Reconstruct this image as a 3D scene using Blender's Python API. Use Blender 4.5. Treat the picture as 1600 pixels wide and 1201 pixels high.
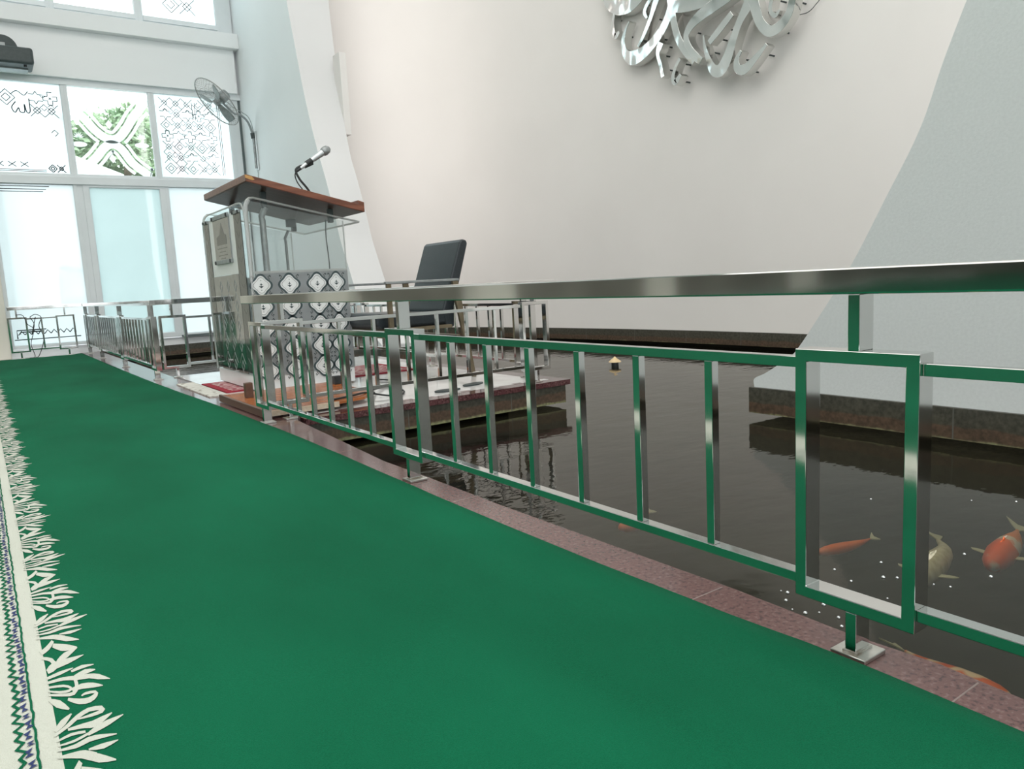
import bpy, bmesh, math, random
from mathutils import Vector, Matrix
random.seed(7)
for o in list(bpy.data.objects): bpy.data.objects.remove(o)
SC = bpy.context.scene
COL = SC.collection
PI = math.pi

# ------------------------------------------------------------------ camera
cam_d = bpy.data.cameras.new('camera'); cam = bpy.data.objects.new('camera', cam_d); COL.objects.link(cam)
cam_d.sensor_width = 36; cam_d.sensor_fit = 'HORIZONTAL'; cam_d.lens = 36*1178.54/1600
cam_d.clip_start = 0.02; cam_d.clip_end = 200
RGT = Vector((0.81461336, -0.57767913, -0.05188345)); DWN = Vector((-0.12115256, -0.08199576, -0.9892415)); FWD = Vector((0.56720995, 0.81213516, -0.13678215))
mw = Matrix((RGT, -DWN, -FWD)).transposed().to_4x4(); mw.translation = Vector((0, 0, 0.55))
cam.matrix_world = mw
SC.camera = cam
# ------------------------------------------------------------------ exposure, sky, added fill lights
SC.view_settings.view_transform = 'Standard'; SC.view_settings.look = 'None'
SC.view_settings.gamma = 1; SC.view_settings.use_curve_mapping = False
SC.view_settings.exposure = 0.45
W = bpy.data.worlds.new('world'); SC.world = W; W.use_nodes = True
wn = W.node_tree.nodes; bg = wn['Background']; bg.inputs[0].default_value = (0.94, 0.98, 1.0, 1); bg.inputs[1].default_value = 2.9
def area(name, loc, rot, sx, sy, power, col=(1, 1, 1)):
    l = bpy.data.lights.new(name, 'AREA'); l.shape = 'RECTANGLE'; l.size = sx; l.size_y = sy; l.energy = power; l.color = col
    o = bpy.data.objects.new(name, l); COL.objects.link(o); o.location = loc; o.rotation_euler = rot; return o
area('ceiling_fill', (-0.5, 1.0, 6.4), (0, 0, 0), 5, 9, 260, (1, 0.97, 0.93))  # added fill light at ceiling height, out of view
area('ceiling_fill', (-6, 3.0, 6.4), (0, 0, 0), 4, 9, 120, (1, 0.97, 0.93))  # second added ceiling fill, over the hall
area('niche_fill', (4.2, 4.6, 6.4), (0, 0, 0), 1.2, 7, 45, (1, 0.97, 0.95))  # added light that brightens the cream niche wall from above
area('hidden_fill', (3.45, 0.6, 2.6), (0, -PI/2, math.radians(25)), 4.6, 0.5, 32, (1, 0.985, 0.965))  # added light hidden behind the right panel to brighten the niche
area('hidden_fill', (3.45, 8.3, 2.9), (0, -PI/2, math.radians(-25)), 4.6, 0.4, 13, (1, 0.94, 0.89))  # added warm light hidden behind the left jamb
def portal(name, loc, rot, sx, sy):
    o = area(name, loc, rot, sx, sy, 1); o.data.cycles.is_portal = True
portal('window_portal', (1.3, 9.75, 1.45), (-PI/2, 0, 0), 3.0, 2.8)
portal('window_portal', (1.3, 9.75, 5.0), (-PI/2, 0, 0), 3.0, 2.6)
portal('window_portal', (-1.0, -6.3, 3.2), (PI/2, 0, 0), 14, 5.6)

# ------------------------------------------------------------------ materials
def mat(name, col, rough=0.5, metal=0.0, spec=0.5, **k):
    m = bpy.data.materials.new(name); m.use_nodes = True
    b = m.node_tree.nodes['Principled BSDF']
    b.inputs['Base Color'].default_value = (*col, 1); b.inputs['Roughness'].default_value = rough
    b.inputs['Metallic'].default_value = metal; b.inputs['Specular IOR Level'].default_value = spec
    for a, v in k.items(): b.inputs[a.replace('_', ' ')].default_value = v
    return m
def N(m, t): return m.node_tree.nodes.new(t)
def Lk(m, a, b): m.node_tree.links.new(a, b)
def noise(m, scale, detail=3, stretch=None, coord='Object'):
    tc = N(m, 'ShaderNodeTexCoord'); mp = N(m, 'ShaderNodeMapping'); n = N(m, 'ShaderNodeTexNoise')
    if stretch: mp.inputs['Scale'].default_value = stretch
    Lk(m, tc.outputs[coord], mp.inputs[0]); Lk(m, mp.outputs[0], n.inputs['Vector'])
    n.inputs['Scale'].default_value = scale; n.inputs['Detail'].default_value = detail
    return n
def ramp(m, fac, stops):
    r = N(m, 'ShaderNodeValToRGB'); e = r.color_ramp.elements
    while len(e) < len(stops): e.new(0.5)
    for x, (p, c) in zip(e, stops): x.position = p; x.color = (*c, 1)
    Lk(m, fac, r.inputs[0]); return r
def bsdf(m): return m.node_tree.nodes['Principled BSDF']
def bump(m, h, strength, dist=0.01):
    b = N(m, 'ShaderNodeBump'); b.inputs['Strength'].default_value = strength; b.inputs['Distance'].default_value = dist
    Lk(m, h, b.inputs['Height']); Lk(m, b.outputs[0], bsdf(m).inputs['Normal']); return b
def nmat(name, stops, scale, rough=0.5, metal=0, bmp=0, stretch=None, detail=3, spec=0.5, bdist=0.002):
    m = mat(name, stops[0][1], rough, metal, spec); n = noise(m, scale, detail, stretch)
    r = ramp(m, n.outputs[0], stops); Lk(m, r.outputs[0], bsdf(m).inputs['Base Color'])
    if bmp: bump(m, n.outputs[0], bmp, bdist)
    return m

M = {}
M['steel'] = nmat('polished_steel', [(0.3, (0.66, 0.66, 0.645)), (0.7, (0.74, 0.74, 0.725))], 6, 0.07, 1.0)
b_ = noise(M['steel'], 3, 2, (1, 1, 1)); bump(M['steel'], b_.outputs[0], 0.06, 0.02)
M['mirror'] = nmat('mirror_steel', [(0.3, (0.66, 0.67, 0.65)), (0.7, (0.76, 0.76, 0.74))], 5, 0.10, 1.0)
mb_ = noise(M['mirror'], 2.5, 2); bump(M['mirror'], mb_.outputs[0], 0.5, 0.08)
M['weld'] = nmat('stained_steel', [(0.35, (0.30, 0.24, 0.18)), (0.65, (0.62, 0.61, 0.58))], 60, 0.3, 1.0)
M['plate'] = nmat('brushed_steel', [(0.3, (0.55, 0.54, 0.5)), (0.7, (0.72, 0.71, 0.68))], 40, 0.28, 1.0)
M['wall_cream'] = nmat('cream_paint', [(0.3, (0.83, 0.805, 0.78)), (0.7, (0.86, 0.835, 0.81))], 1.2, 0.75, bmp=0.05, spec=0.2)
M['wall_white'] = nmat('white_paint', [(0.3, (0.88, 0.895, 0.90)), (0.7, (0.90, 0.915, 0.92))], 1.0, 0.7, spec=0.2)
M['wall_grey'] = nmat('grey_green_paint', [(0.3, (0.655, 0.685, 0.68)), (0.7, (0.695, 0.725, 0.72))], 90, 0.7, bmp=0.25, spec=0.2)
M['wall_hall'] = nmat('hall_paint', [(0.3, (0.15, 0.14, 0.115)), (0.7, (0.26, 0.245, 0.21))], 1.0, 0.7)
M['ceiling'] = nmat('ceiling_paint', [(0.3, (0.8, 0.8, 0.79)), (0.7, (0.84, 0.84, 0.83))], 1.0, 0.8)
M['alu'] = nmat('aluminium_frame', [(0.3, (0.74, 0.775, 0.79)), (0.7, (0.78, 0.815, 0.83))], 5, 0.45, 0.0)
M['gasket'] = nmat('rubber_gasket', [(0.3, (0.10, 0.13, 0.13)), (0.7, (0.14, 0.17, 0.17))], 5, 0.6)
M['wall_grey_lit'] = nmat('grey_window_lit', [(0.3, (0.85, 0.875, 0.885)), (0.7, (0.87, 0.895, 0.905))], 2, 0.7, spec=0.2)  # left panel, window light put into its colour as extra lightness
M['jamb'] = nmat('jamb_paint', [(0.3, (0.73, 0.73, 0.73)), (0.7, (0.76, 0.76, 0.76))], 1.0, 0.75, spec=0.2)
M['beige'] = nmat('beige_pillar', [(0.3, (0.74, 0.70, 0.62)), (0.7, (0.78, 0.74, 0.66))], 2, 0.7)
# carpet
def carpet(name, c0, c1):
    m = mat(name, c0, 0.95, spec=0.04); n = noise(m, 700, 2); big = noise(m, 2.2, 4, (1, 0.5, 1))
    mx = N(m, 'ShaderNodeMath'); mx.operation = 'MULTIPLY_ADD'; mx.inputs[1].default_value = 0.45
    Lk(m, n.outputs[0], mx.inputs[0]); s = N(m, 'ShaderNodeMath'); s.operation = 'MULTIPLY'; s.inputs[1].default_value = 0.60
    Lk(m, big.outputs[0], s.inputs[0]); Lk(m, s.outputs[0], mx.inputs[2])
    r = ramp(m, mx.outputs[0], [(0.30, c0), (0.70, c1)]); Lk(m, r.outputs[0], bsdf(m).inputs['Base Color'])
    bump(m, n.outputs[0], 0.5, 0.003)
    bsdf(m).inputs['Sheen Weight'].default_value = 0.03; bsdf(m).inputs['Sheen Roughness'].default_value = 0.5
    return m
M['carpet'] = carpet('green_carpet', (0.001, 0.074, 0.031), (0.005, 0.150, 0.070))
M['carpet_cream'] = carpet('cream_carpet', (0.52, 0.54, 0.46), (0.66, 0.67, 0.60))
M['carpet_blue'] = carpet('blue_carpet', (0.02, 0.03, 0.10), (0.06, 0.08, 0.2))
# speckled granite
def granite(name, dark, mid, light, rough):
    m = mat(name, mid, rough); n = noise(m, 130, 4); r = ramp(m, n.outputs[0], [(0.36, dark), (0.46, mid), (0.56, mid), (0.66, light)])
    w = noise(m, 5, 3); mx = N(m, 'ShaderNodeMix'); mx.data_type = 'RGBA'; mx.inputs[7].default_value = (*dark, 1)
    rr = ramp(m, w.outputs[0], [(0.5, (0, 0, 0)), (0.75, (0.35, 0.35, 0.35))])
    Lk(m, rr.outputs[0], mx.inputs[0]); Lk(m, r.outputs[0], mx.inputs[6]); Lk(m, mx.outputs[2], bsdf(m).inputs['Base Color']); return m
M['granite'] = granite('red_granite', (0.085, 0.045, 0.045), (0.165, 0.082, 0.077), (0.23, 0.135, 0.125), 0.14)
M['joint'] = nmat('joint_grout', [(0.3, (0.25, 0.19, 0.175)), (0.7, (0.32, 0.25, 0.23))], 30, 0.8)
M['granite_dark'] = granite('maroon_granite', (0.045, 0.020, 0.020), (0.10, 0.040, 0.042), (0.16, 0.085, 0.085), 0.08)
M['marble'] = nmat('white_marble', [(0.35, (0.68, 0.66, 0.65)), (0.55, (0.80, 0.79, 0.78)), (0.7, (0.84, 0.83, 0.82))], 3, 0.07, detail=6)
# banded pond stone: dark slab, brown course, lime scale at its foot, joints
def stone():
    m = mat('pond_stone', (0.05, 0.05, 0.04), 0.45); g = N(m, 'ShaderNodeNewGeometry'); sp = N(m, 'ShaderNodeSeparateXYZ'); Lk(m, g.outputs['Position'], sp.inputs[0])
    n = noise(m, 9, 5, coord='Object'); a = N(m, 'ShaderNodeMath'); a.operation = 'MULTIPLY_ADD'; a.inputs[1].default_value = 0.03
    Lk(m, n.outputs[0], a.inputs[0]); Lk(m, sp.outputs[2], a.inputs[2])
    mr = N(m, 'ShaderNodeMapRange'); mr.inputs[1].default_value = -0.127; mr.inputs[2].default_value = 0.02; Lk(m, a.outputs[0], mr.inputs[0])
    r = ramp(m, mr.outputs[0], [(0.0, (0.30, 0.31, 0.15)), (0.15, (0.20, 0.20, 0.10)), (0.21, (0.075, 0.047, 0.028)), (0.48, (0.085, 0.052, 0.032)), (0.53, (0.055, 0.052, 0.036)), (1.0, (0.062, 0.060, 0.046))])
    r.color_ramp.interpolation = 'LINEAR'
    n2 = noise(m, 60, 5); r2 = ramp(m, n2.outputs[0], [(0.3, (0.55, 0.55, 0.55)), (0.7, (1.35, 1.35, 1.35))])
    mx = N(m, 'ShaderNodeMix'); mx.data_type = 'RGBA'; mx.blend_type = 'MULTIPLY'; mx.inputs[0].default_value = 1
    Lk(m, r.outputs[0], mx.inputs[6]); Lk(m, r2.outputs[0], mx.inputs[7])
    ad = N(m, 'ShaderNodeMath'); ad.operation = 'ADD'; Lk(m, sp.outputs[0], ad.inputs[0]); Lk(m, sp.outputs[1], ad.inputs[1])
    fr = N(m, 'ShaderNodeMath'); fr.operation = 'PINGPONG'; fr.inputs[1].default_value = 0.3; Lk(m, ad.outputs[0], fr.inputs[0])
    lt = N(m, 'ShaderNodeMath'); lt.operation = 'LESS_THAN'; lt.inputs[1].default_value = 0.0025; Lk(m, fr.outputs[0], lt.inputs[0])
    m2 = N(m, 'ShaderNodeMix'); m2.data_type = 'RGBA'; m2.inputs[7].default_value = (0.10, 0.10, 0.085, 1)
    Lk(m, lt.outputs[0], m2.inputs[0]); Lk(m, mx.outputs[2], m2.inputs[6]); Lk(m, m2.outputs[2], bsdf(m).inputs['Base Color'])
    return m
M['stone'] = stone()
M['pond_bed'] = nmat('pond_bed', [(0.3, (0.012, 0.012, 0.008)), (0.7, (0.022, 0.020, 0.013))], 3, 0.9)
def water():
    m = bpy.data.materials.new('pond_water'); m.use_nodes = True; nt = m.node_tree; nt.nodes.clear()
    out = N(m, 'ShaderNodeOutputMaterial'); gl = N(m, 'ShaderNodeBsdfGlossy'); gl.inputs['Roughness'].default_value = 0.015
    gl.inputs['Color'].default_value = (0.9, 0.88, 0.85, 1)
    tr = N(m, 'ShaderNodeBsdfTransparent'); tr.inputs[0].default_value = (0.80, 0.78, 0.66, 1)
    df = N(m, 'ShaderNodeBsdfDiffuse'); df.inputs[0].default_value = (0.035, 0.032, 0.022, 1)
    fr = N(m, 'ShaderNodeFresnel'); fr.inputs[0].default_value = 1.33
    m1 = N(m, 'ShaderNodeMixShader'); m1.inputs[0].default_value = 0.22; m2 = N(m, 'ShaderNodeMixShader')
    Lk(m, tr.outputs[0], m1.inputs[1]); Lk(m, df.outputs[0], m1.inputs[2]); Lk(m, fr.outputs[0], m2.inputs[0])
    Lk(m, m1.outputs[0], m2.inputs[1]); Lk(m, gl.outputs[0], m2.inputs[2]); Lk(m, m2.outputs[0], out.inputs[0])
    n = noise(m, 1.0, 3, (5, 9, 1)); n2 = noise(m, 1.0, 2, (26, 34, 1))
    a = N(m, 'ShaderNodeMath'); a.operation = 'MULTIPLY_ADD'; a.inputs[1].default_value = 0.12; Lk(m, n2.outputs[0], a.inputs[0]); Lk(m, n.outputs[0], a.inputs[2])
    b = N(m, 'ShaderNodeBump'); b.inputs['Strength'].default_value = 0.10; b.inputs['Distance'].default_value = 0.02
    Lk(m, a.outputs[0], b.inputs['Height']); Lk(m, b.outputs[0], gl.inputs['Normal']); Lk(m, b.outputs[0], fr.inputs['Normal'])
    return m
M['water'] = water()
def clearmat(name, tint, gloss, frost=0.0, frostcol=(0.9, 0.95, 0.95), rough=0.03):
    m = bpy.data.materials.new(name); m.use_nodes = True; nt = m.node_tree; nt.nodes.clear()
    out = N(m, 'ShaderNodeOutputMaterial'); tr = N(m, 'ShaderNodeBsdfTransparent'); tr.inputs[0].default_value = (*tint, 1)
    gl = N(m, 'ShaderNodeBsdfGlossy'); gl.inputs['Roughness'].default_value = rough
    x = N(m, 'ShaderNodeMixShader'); x.inputs[0].default_value = gloss
    last = tr
    if frost > 0:
        tl = N(m, 'ShaderNodeBsdfTranslucent'); tl.inputs[0].default_value = (*frostcol, 1)
        d = N(m, 'ShaderNodeBsdfDiffuse'); d.inputs[0].default_value = (*frostcol, 1)
        nz = noise(m, 2.0, 3); rp = ramp(m, nz.outputs[0], [(0.3, tuple(c*0.95 for c in frostcol)), (0.7, frostcol)]); Lk(m, rp.outputs[0], tl.inputs[0])
        y = N(m, 'ShaderNodeMixShader'); y.inputs[0].default_value = 0.25; Lk(m, tl.outputs[0], y.inputs[1]); Lk(m, d.outputs[0], y.inputs[2])
        z = N(m, 'ShaderNodeMixShader'); z.inputs[0].default_value = frost; Lk(m, tr.outputs[0], z.inputs[1]); Lk(m, y.outputs[0], z.inputs[2]); last = z
    Lk(m, last.outputs[0], x.inputs[1]); Lk(m, gl.outputs[0], x.inputs[2]); Lk(m, x.outputs[0], out.inputs[0]); return m
M['glass'] = clearmat('clear_glass', (0.93, 0.97, 0.96), 0.05)
M['frost'] = clearmat('frosted_glass', (0.9, 0.97, 0.96), 0.04, 0.92, (0.72, 0.775, 0.785))
M['frost_door'] = clearmat('frosted_door_glass', (0.8, 0.88, 0.87), 0.04, 0.95, (0.60, 0.69, 0.69))
M['frost_half'] = clearmat('etched_glass', (0.92, 0.98, 0.98), 0.04, 0.62, (0.74, 0.81, 0.82))
M['film'] = clearmat('white_film', (1, 1, 1), 0.03, 0.95, (0.93, 0.96, 0.96))
M['line'] = clearmat('clear_line', (0.10, 0.13, 0.14), 0.03, 0.3, (0.10, 0.13, 0.14))
M['acrylic'] = clearmat('clear_acrylic', (0.95, 0.965, 0.96), 0.09)
M['acrylic_edge'] = clearmat('acrylic_edge', (0.9, 0.92, 0.91), 0.15, 0.7, (0.85, 0.86, 0.85))
M['etch_grey'] = clearmat('etched_grey_acrylic', (0.8, 0.83, 0.84), 0.08, 0.75, (0.66, 0.68, 0.70), 0.08)
M['etch_dark'] = nmat('dark_print', [(0.3, (0.045, 0.07, 0.075)), (0.7, (0.06, 0.085, 0.09))], 30, 0.25)
M['etch_white'] = nmat('white_print', [(0.3, (0.72, 0.74, 0.74)), (0.7, (0.8, 0.82, 0.82))], 30, 0.25)
M['strip'] = nmat('smoked_strip', [(0.3, (0.10, 0.105, 0.10)), (0.7, (0.15, 0.155, 0.15))], 40, 0.06, 0.55, stretch=(1, 1, 0.2))
M['panel_front'] = nmat('smoked_panel', [(0.3, (0.29, 0.30, 0.30)), (0.7, (0.38, 0.39, 0.39))], 18, 0.05, 0.92)
M['white_gloss'] = nmat('white_gloss', [(0.3, (0.78, 0.79, 0.79)), (0.7, (0.84, 0.85, 0.85))], 5, 0.15)
M['wood'] = nmat('red_brown_wood', [(0.25, (0.10, 0.032, 0.018)), (0.55, (0.20, 0.068, 0.038)), (0.8, (0.27, 0.10, 0.055))], 3, 0.28, stretch=(1, 14, 14), detail=5)
M['wood_dark'] = nmat('underside_wood', [(0.25, (0.07, 0.035, 0.027)), (0.75, (0.15, 0.08, 0.065))], 4, 0.35, stretch=(1, 10, 10), detail=5)
M['wood_step'] = nmat('brown_board', [(0.25, (0.085, 0.040, 0.026)), (0.75, (0.15, 0.078, 0.052))], 4, 0.4, stretch=(8, 1, 8), detail=5)
M['wood_orange'] = nmat('orange_board', [(0.25, (0.30, 0.085, 0.022)), (0.75, (0.45, 0.15, 0.045))], 4, 0.25, stretch=(1, 12, 8), detail=5)
M['chip'] = nmat('chipped_wood', [(0.3, (0.45, 0.22, 0.06)), (0.7, (0.6, 0.33, 0.12))], 80, 0.7)
M['board_edge'] = nmat('pale_edge', [(0.3, (0.6, 0.48, 0.34)), (0.7, (0.72, 0.62, 0.5))], 60, 0.7)
M['leather'] = nmat('black_leather', [(0.3, (0.010, 0.016, 0.020)), (0.7, (0.020, 0.028, 0.034))], 160, 0.36, bmp=0.15, bdist=0.001)
M['bronze'] = nmat('bronze_leg', [(0.3, (0.15, 0.12, 0.075)), (0.7, (0.22, 0.18, 0.12))], 20, 0.35, 0.5)
M['black'] = nmat('black_plastic', [(0.3, (0.012, 0.016, 0.017)), (0.7, (0.022, 0.026, 0.027))], 30, 0.45)
M['dark_grey'] = nmat('dark_grey_plastic', [(0.3, (0.035, 0.05, 0.05)), (0.7, (0.05, 0.065, 0.065))], 30, 0.5)
M['grey_metal'] = nmat('grey_metal', [(0.3, (0.26, 0.28, 0.28)), (0.7, (0.36, 0.38, 0.38))], 30, 0.4, 0.5)
M['cage'] = nmat('fan_wire', [(0.3, (0.30, 0.30, 0.29)), (0.7, (0.42, 0.42, 0.41))], 30, 0.4, 0.4)
M['silver'] = nmat('silver_paint', [(0.3, (0.55, 0.58, 0.59)), (0.7, (0.66, 0.69, 0.7))], 30, 0.3, 0.6)
M['rug_red'] = nmat('red_rug', [(0.3, (0.26, 0.008, 0.020)), (0.7, (0.40, 0.02, 0.045))], 200, 0.95)
M['rug_pink'] = nmat('patterned_rug', [(0.40, (0.34, 0.08, 0.10)), (0.5, (0.60, 0.45, 0.42)), (0.6, (0.42, 0.15, 0.17))], 22, 0.95)
M['mat_cream'] = nmat('speckled_mat', [(0.33, (0.28, 0.25, 0.2)), (0.42, (0.66, 0.64, 0.58)), (0.7, (0.74, 0.72, 0.66))], 22, 0.9)
M['leaf'] = nmat('tree_leaf', [(0.3, (0.16, 0.27, 0.14)), (0.7, (0.40, 0.50, 0.32))], 3, 0.6)
M['bark'] = nmat('tree_bark', [(0.3, (0.12, 0.09, 0.06)), (0.7, (0.22, 0.17, 0.12))], 12, 0.9)
M['roof'] = nmat('white_canopy', [(0.3, (0.9, 0.92, 0.92)), (0.7, (0.95, 0.96, 0.96))], 3, 0.6)
M['pave'] = nmat('pale_paving', [(0.3, (0.55, 0.56, 0.55)), (0.7, (0.68, 0.69, 0.68))], 2, 0.8)
M['red'] = nmat('red_board', [(0.3, (0.6, 0.03, 0.05)), (0.7, (0.7, 0.06, 0.08))], 6, 0.5)
M['float_y'] = nmat('cream_float', [(0.3, (0.75, 0.55, 0.30)), (0.7, (0.85, 0.68, 0.42))], 20, 0.5)
def koi_mat(name, stops, scale):
    m = nmat(name, stops, scale, 0.35, detail=1); return m
M['koi_orange'] = koi_mat('koi_orange', [(0.3, (0.78, 0.11, 0.015)), (0.7, (0.86, 0.20, 0.03))], 12)
M['koi_white'] = koi_mat('koi_white', [(0.3, (0.50, 0.45, 0.32)), (0.7, (0.66, 0.62, 0.48))], 60)
M['koi_mix'] = koi_mat('koi_mix', [(0.52, (0.80, 0.11, 0.015)), (0.55, (0.80, 0.66, 0.55)), (0.585, (0.80, 0.68, 0.58)), (0.61, (0.78, 0.22, 0.03))], 11)
m_ = M['koi_mix']; nd = m_.node_tree.nodes; tc_ = N(m_, 'ShaderNodeTexCoord'); sx_ = N(m_, 'ShaderNodeSeparateXYZ'); Lk(m_, tc_.outputs['Object'], sx_.inputs[0])
nn_ = noise(m_, 25, 2); ma_ = N(m_, 'ShaderNodeMath'); ma_.operation = 'MULTIPLY_ADD'; ma_.inputs[1].default_value = 0.10; Lk(m_, nn_.outputs[0], ma_.inputs[0]); Lk(m_, sx_.outputs[0], ma_.inputs[2])
rr_ = ramp(m_, ma_.outputs[0], [(0.0, (0.80, 0.72, 0.66)), (0.045, (0.82, 0.70, 0.60)), (0.06, (0.85, 0.11, 0.015)), (0.165, (0.85, 0.15, 0.02)), (0.175, (0.80, 0.68, 0.58)), (0.205, (0.80, 0.68, 0.58)), (0.215, (0.86, 0.24, 0.03)), (1.0, (0.80, 0.30, 0.06))])
Lk(m_, rr_.outputs[0], bsdf(m_).inputs['Base Color'])
M['koi_mix2'] = koi_mat('koi_two_tone', [(0.46, (0.78, 0.13, 0.02)), (0.5, (0.78, 0.60, 0.45)), (0.56, (0.78, 0.60, 0.45)), (0.6, (0.72, 0.10, 0.02))], 14)
M['fin'] = nmat('koi_fin', [(0.3, (0.50, 0.50, 0.36)), (0.7, (0.62, 0.60, 0.45))], 60, 0.4)
M['bubble'] = mat('bubble', (0.8, 0.82, 0.82), 0.05, 0.6)

# ------------------------------------------------------------------ mesh helpers
def tag(o, label=None, cat=None, group=None, kind=None):
    if label: o['label'] = label
    if cat: o['category'] = cat
    if group: o['group'] = group
    if kind: o['kind'] = kind
    return o
def link(name, bm, m, parent=None, smooth=False, bevel=0, kind=None, seg=2):
    me = bpy.data.meshes.new(name); bmesh.ops.recalc_face_normals(bm, faces=bm.faces[:]); bm.to_mesh(me); bm.free()
    for x in (m if isinstance(m, (list, tuple)) else [m]): me.materials.append(x)
    if smooth:
        for p in me.polygons: p.use_smooth = True
        me.set_sharp_from_angle(angle=math.radians(65))
    o = bpy.data.objects.new(name, me); COL.objects.link(o)
    if parent is not None: o.parent = parent
    if bevel:
        b = o.modifiers.new('bevel', 'BEVEL'); b.width = bevel; b.segments = seg; b.limit_method = 'ANGLE'
    if kind: o['kind'] = kind
    return o
def thing(name, label, cat, loc=(0, 0, 0), rot=(0, 0, 0), group=None, kind=None):
    o = bpy.data.objects.new(name, None); COL.objects.link(o); o.location = loc; o.rotation_euler = rot
    o.empty_display_size = 0.05
    return tag(o, label, cat, group, kind)
def nb(): return bmesh.new()
def box(bm, x0, x1, y0, y1, z0, z1, mi=0):
    v = [bm.verts.new((x, y, z)) for z in (z0, z1) for y in (y0, y1) for x in (x0, x1)]
    for f in ((0, 1, 3, 2), (4, 6, 7, 5), (0, 4, 5, 1), (2, 3, 7, 6), (0, 2, 6, 4), (1, 5, 7, 3)):
        q = bm.faces.new([v[i] for i in f]); q.material_index = mi
    return bm
def B(*a): return box(nb(), *a)
def tube(bm, pts, r, seg=8, closed=False, cap=True):
    pts = [Vector(p) for p in pts]; n = len(pts); rs = (list(r)+[r[-1]]*n)[:n] if isinstance(r, (list, tuple)) else [r]*n
    rings = []; up = None
    for i, p in enumerate(pts):
        a = pts[(i-1) % n] if (closed or i > 0) else p; c = pts[(i+1) % n] if (closed or i < n-1) else p
        t = (c-a).normalized()
        if up is None: up = Vector((0, 0, 1)) if abs(t.z) < 0.9 else Vector((1, 0, 0))
        s = t.cross(up)
        if s.length < 1e-6: s = t.cross(Vector((0.3, 1, 0.2)))
        s.normalize(); u = s.cross(t).normalized(); up = u
        rings.append([bm.verts.new(p + (s*math.cos(2*PI*k/seg)+u*math.sin(2*PI*k/seg))*rs[i]) for k in range(seg)])
    m = n if closed else n-1
    for i in range(m):
        A, Bb = rings[i], rings[(i+1) % n]
        for k in range(seg): bm.faces.new((A[k], A[(k+1) % seg], Bb[(k+1) % seg], Bb[k]))
    if cap and not closed: bm.faces.new(rings[0][::-1]); bm.faces.new(rings[-1])
    return bm
def crv(pts, k=6):
    P = [Vector(p) for p in pts]; P = [2*P[0]-P[1]] + P + [2*P[-1]-P[-2]]; out = []
    for i in range(1, len(P)-2):
        p0, p1, p2, p3 = P[i-1:i+3]
        for j in range(k):
            t = j/k; out.append(0.5*((2*p1)+(-p0+p2)*t+(2*p0-5*p1+4*p2-p3)*t*t+(-p0+3*p1-3*p2+p3)*t**3))
    out.append(P[-2]); return out
def prism(bm, poly, fn, d0, d1, mi=0):
    # poly: 2D points, fn(a, b, d) -> xyz
    A = [bm.verts.new(fn(a, b, d0)) for a, b in poly]; C = [bm.verts.new(fn(a, b, d1)) for a, b in poly]; n = len(poly)
    fs = [bm.faces.new(A), bm.faces.new(C[::-1])]
    for i in range(n): fs.append(bm.faces.new((A[i], A[(i+1) % n], C[(i+1) % n], C[i])))
    for f in fs: f.material_index = mi
    return bm
def ring(bm, outer, inner, fn, d0, d1, mi=0):
    n = len(outer)
    O0 = [bm.verts.new(fn(a, b, d0)) for a, b in outer]; I0 = [bm.verts.new(fn(a, b, d0)) for a, b in inner]
    O1 = [bm.verts.new(fn(a, b, d1)) for a, b in outer]; I1 = [bm.verts.new(fn(a, b, d1)) for a, b in inner]
    for i in range(n):
        j = (i+1) % n
        for q in ((O0[i], O0[j], I0[j], I0[i]), (O1[i], I1[i], I1[j], O1[j]), (O0[i], O1[i], O1[j], O0[j]), (I0[i], I0[j], I1[j], I1[i])):
            bm.faces.new(q).material_index = mi
def strip(bm, pts, hw, fn, d0, d1, mi=0):
    # ribbon along 2D polyline with half widths, extruded d0..d1
    P = [Vector(p) for p in pts]; n = len(P); L = []; R = []
    for i in range(n):
        t = (P[min(i+1, n-1)]-P[max(i-1, 0)]); t = t.normalized() if t.length > 1e-9 else Vector((1, 0)); q = Vector((-t.y, t.x))
        h = hw[i] if isinstance(hw, (list, tuple)) else hw
        L.append(P[i]+q*h); R.append(P[i]-q*h)
    a0 = [bm.verts.new(fn(v.x, v.y, d0)) for v in L]; b0 = [bm.verts.new(fn(v.x, v.y, d0)) for v in R]
    a1 = [bm.verts.new(fn(v.x, v.y, d1)) for v in L]; b1 = [bm.verts.new(fn(v.x, v.y, d1)) for v in R]
    fs = []
    for i in range(n-1):
        fs += [bm.faces.new((a0[i], a0[i+1], b0[i+1], b0[i])), bm.faces.new((a1[i], b1[i], b1[i+1], a1[i+1])),
               bm.faces.new((a0[i], a1[i], a1[i+1], a0[i+1])), bm.faces.new((b0[i], b0[i+1], b1[i+1], b1[i]))]
    fs += [bm.faces.new((a0[0], b0[0], b1[0], a1[0])), bm.faces.new((a0[-1], a1[-1], b1[-1], b0[-1]))]
    for f in fs: f.material_index = mi
def XZ(y0):  # plane facing -Y; d grows towards the viewer
    return lambda a, b, d: (a, y0-d, b)
def YZ(x0):  # plane facing -X
    return lambda a, b, d: (x0-d, a, b)
def copy_tree(o, loc=None, parent=None):
    c = o.copy(); COL.objects.link(c)
    if parent is not None: c.parent = parent
    if loc is not None: c.location = loc
    for ch in [k for k in bpy.data.objects if k.parent == o]: copy_tree(ch, None, c)
    return c
def cr2(pts, k=5):
    return [(v.x, v.y) for v in crv([(a, b, 0) for a, b in pts], k)]

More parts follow.
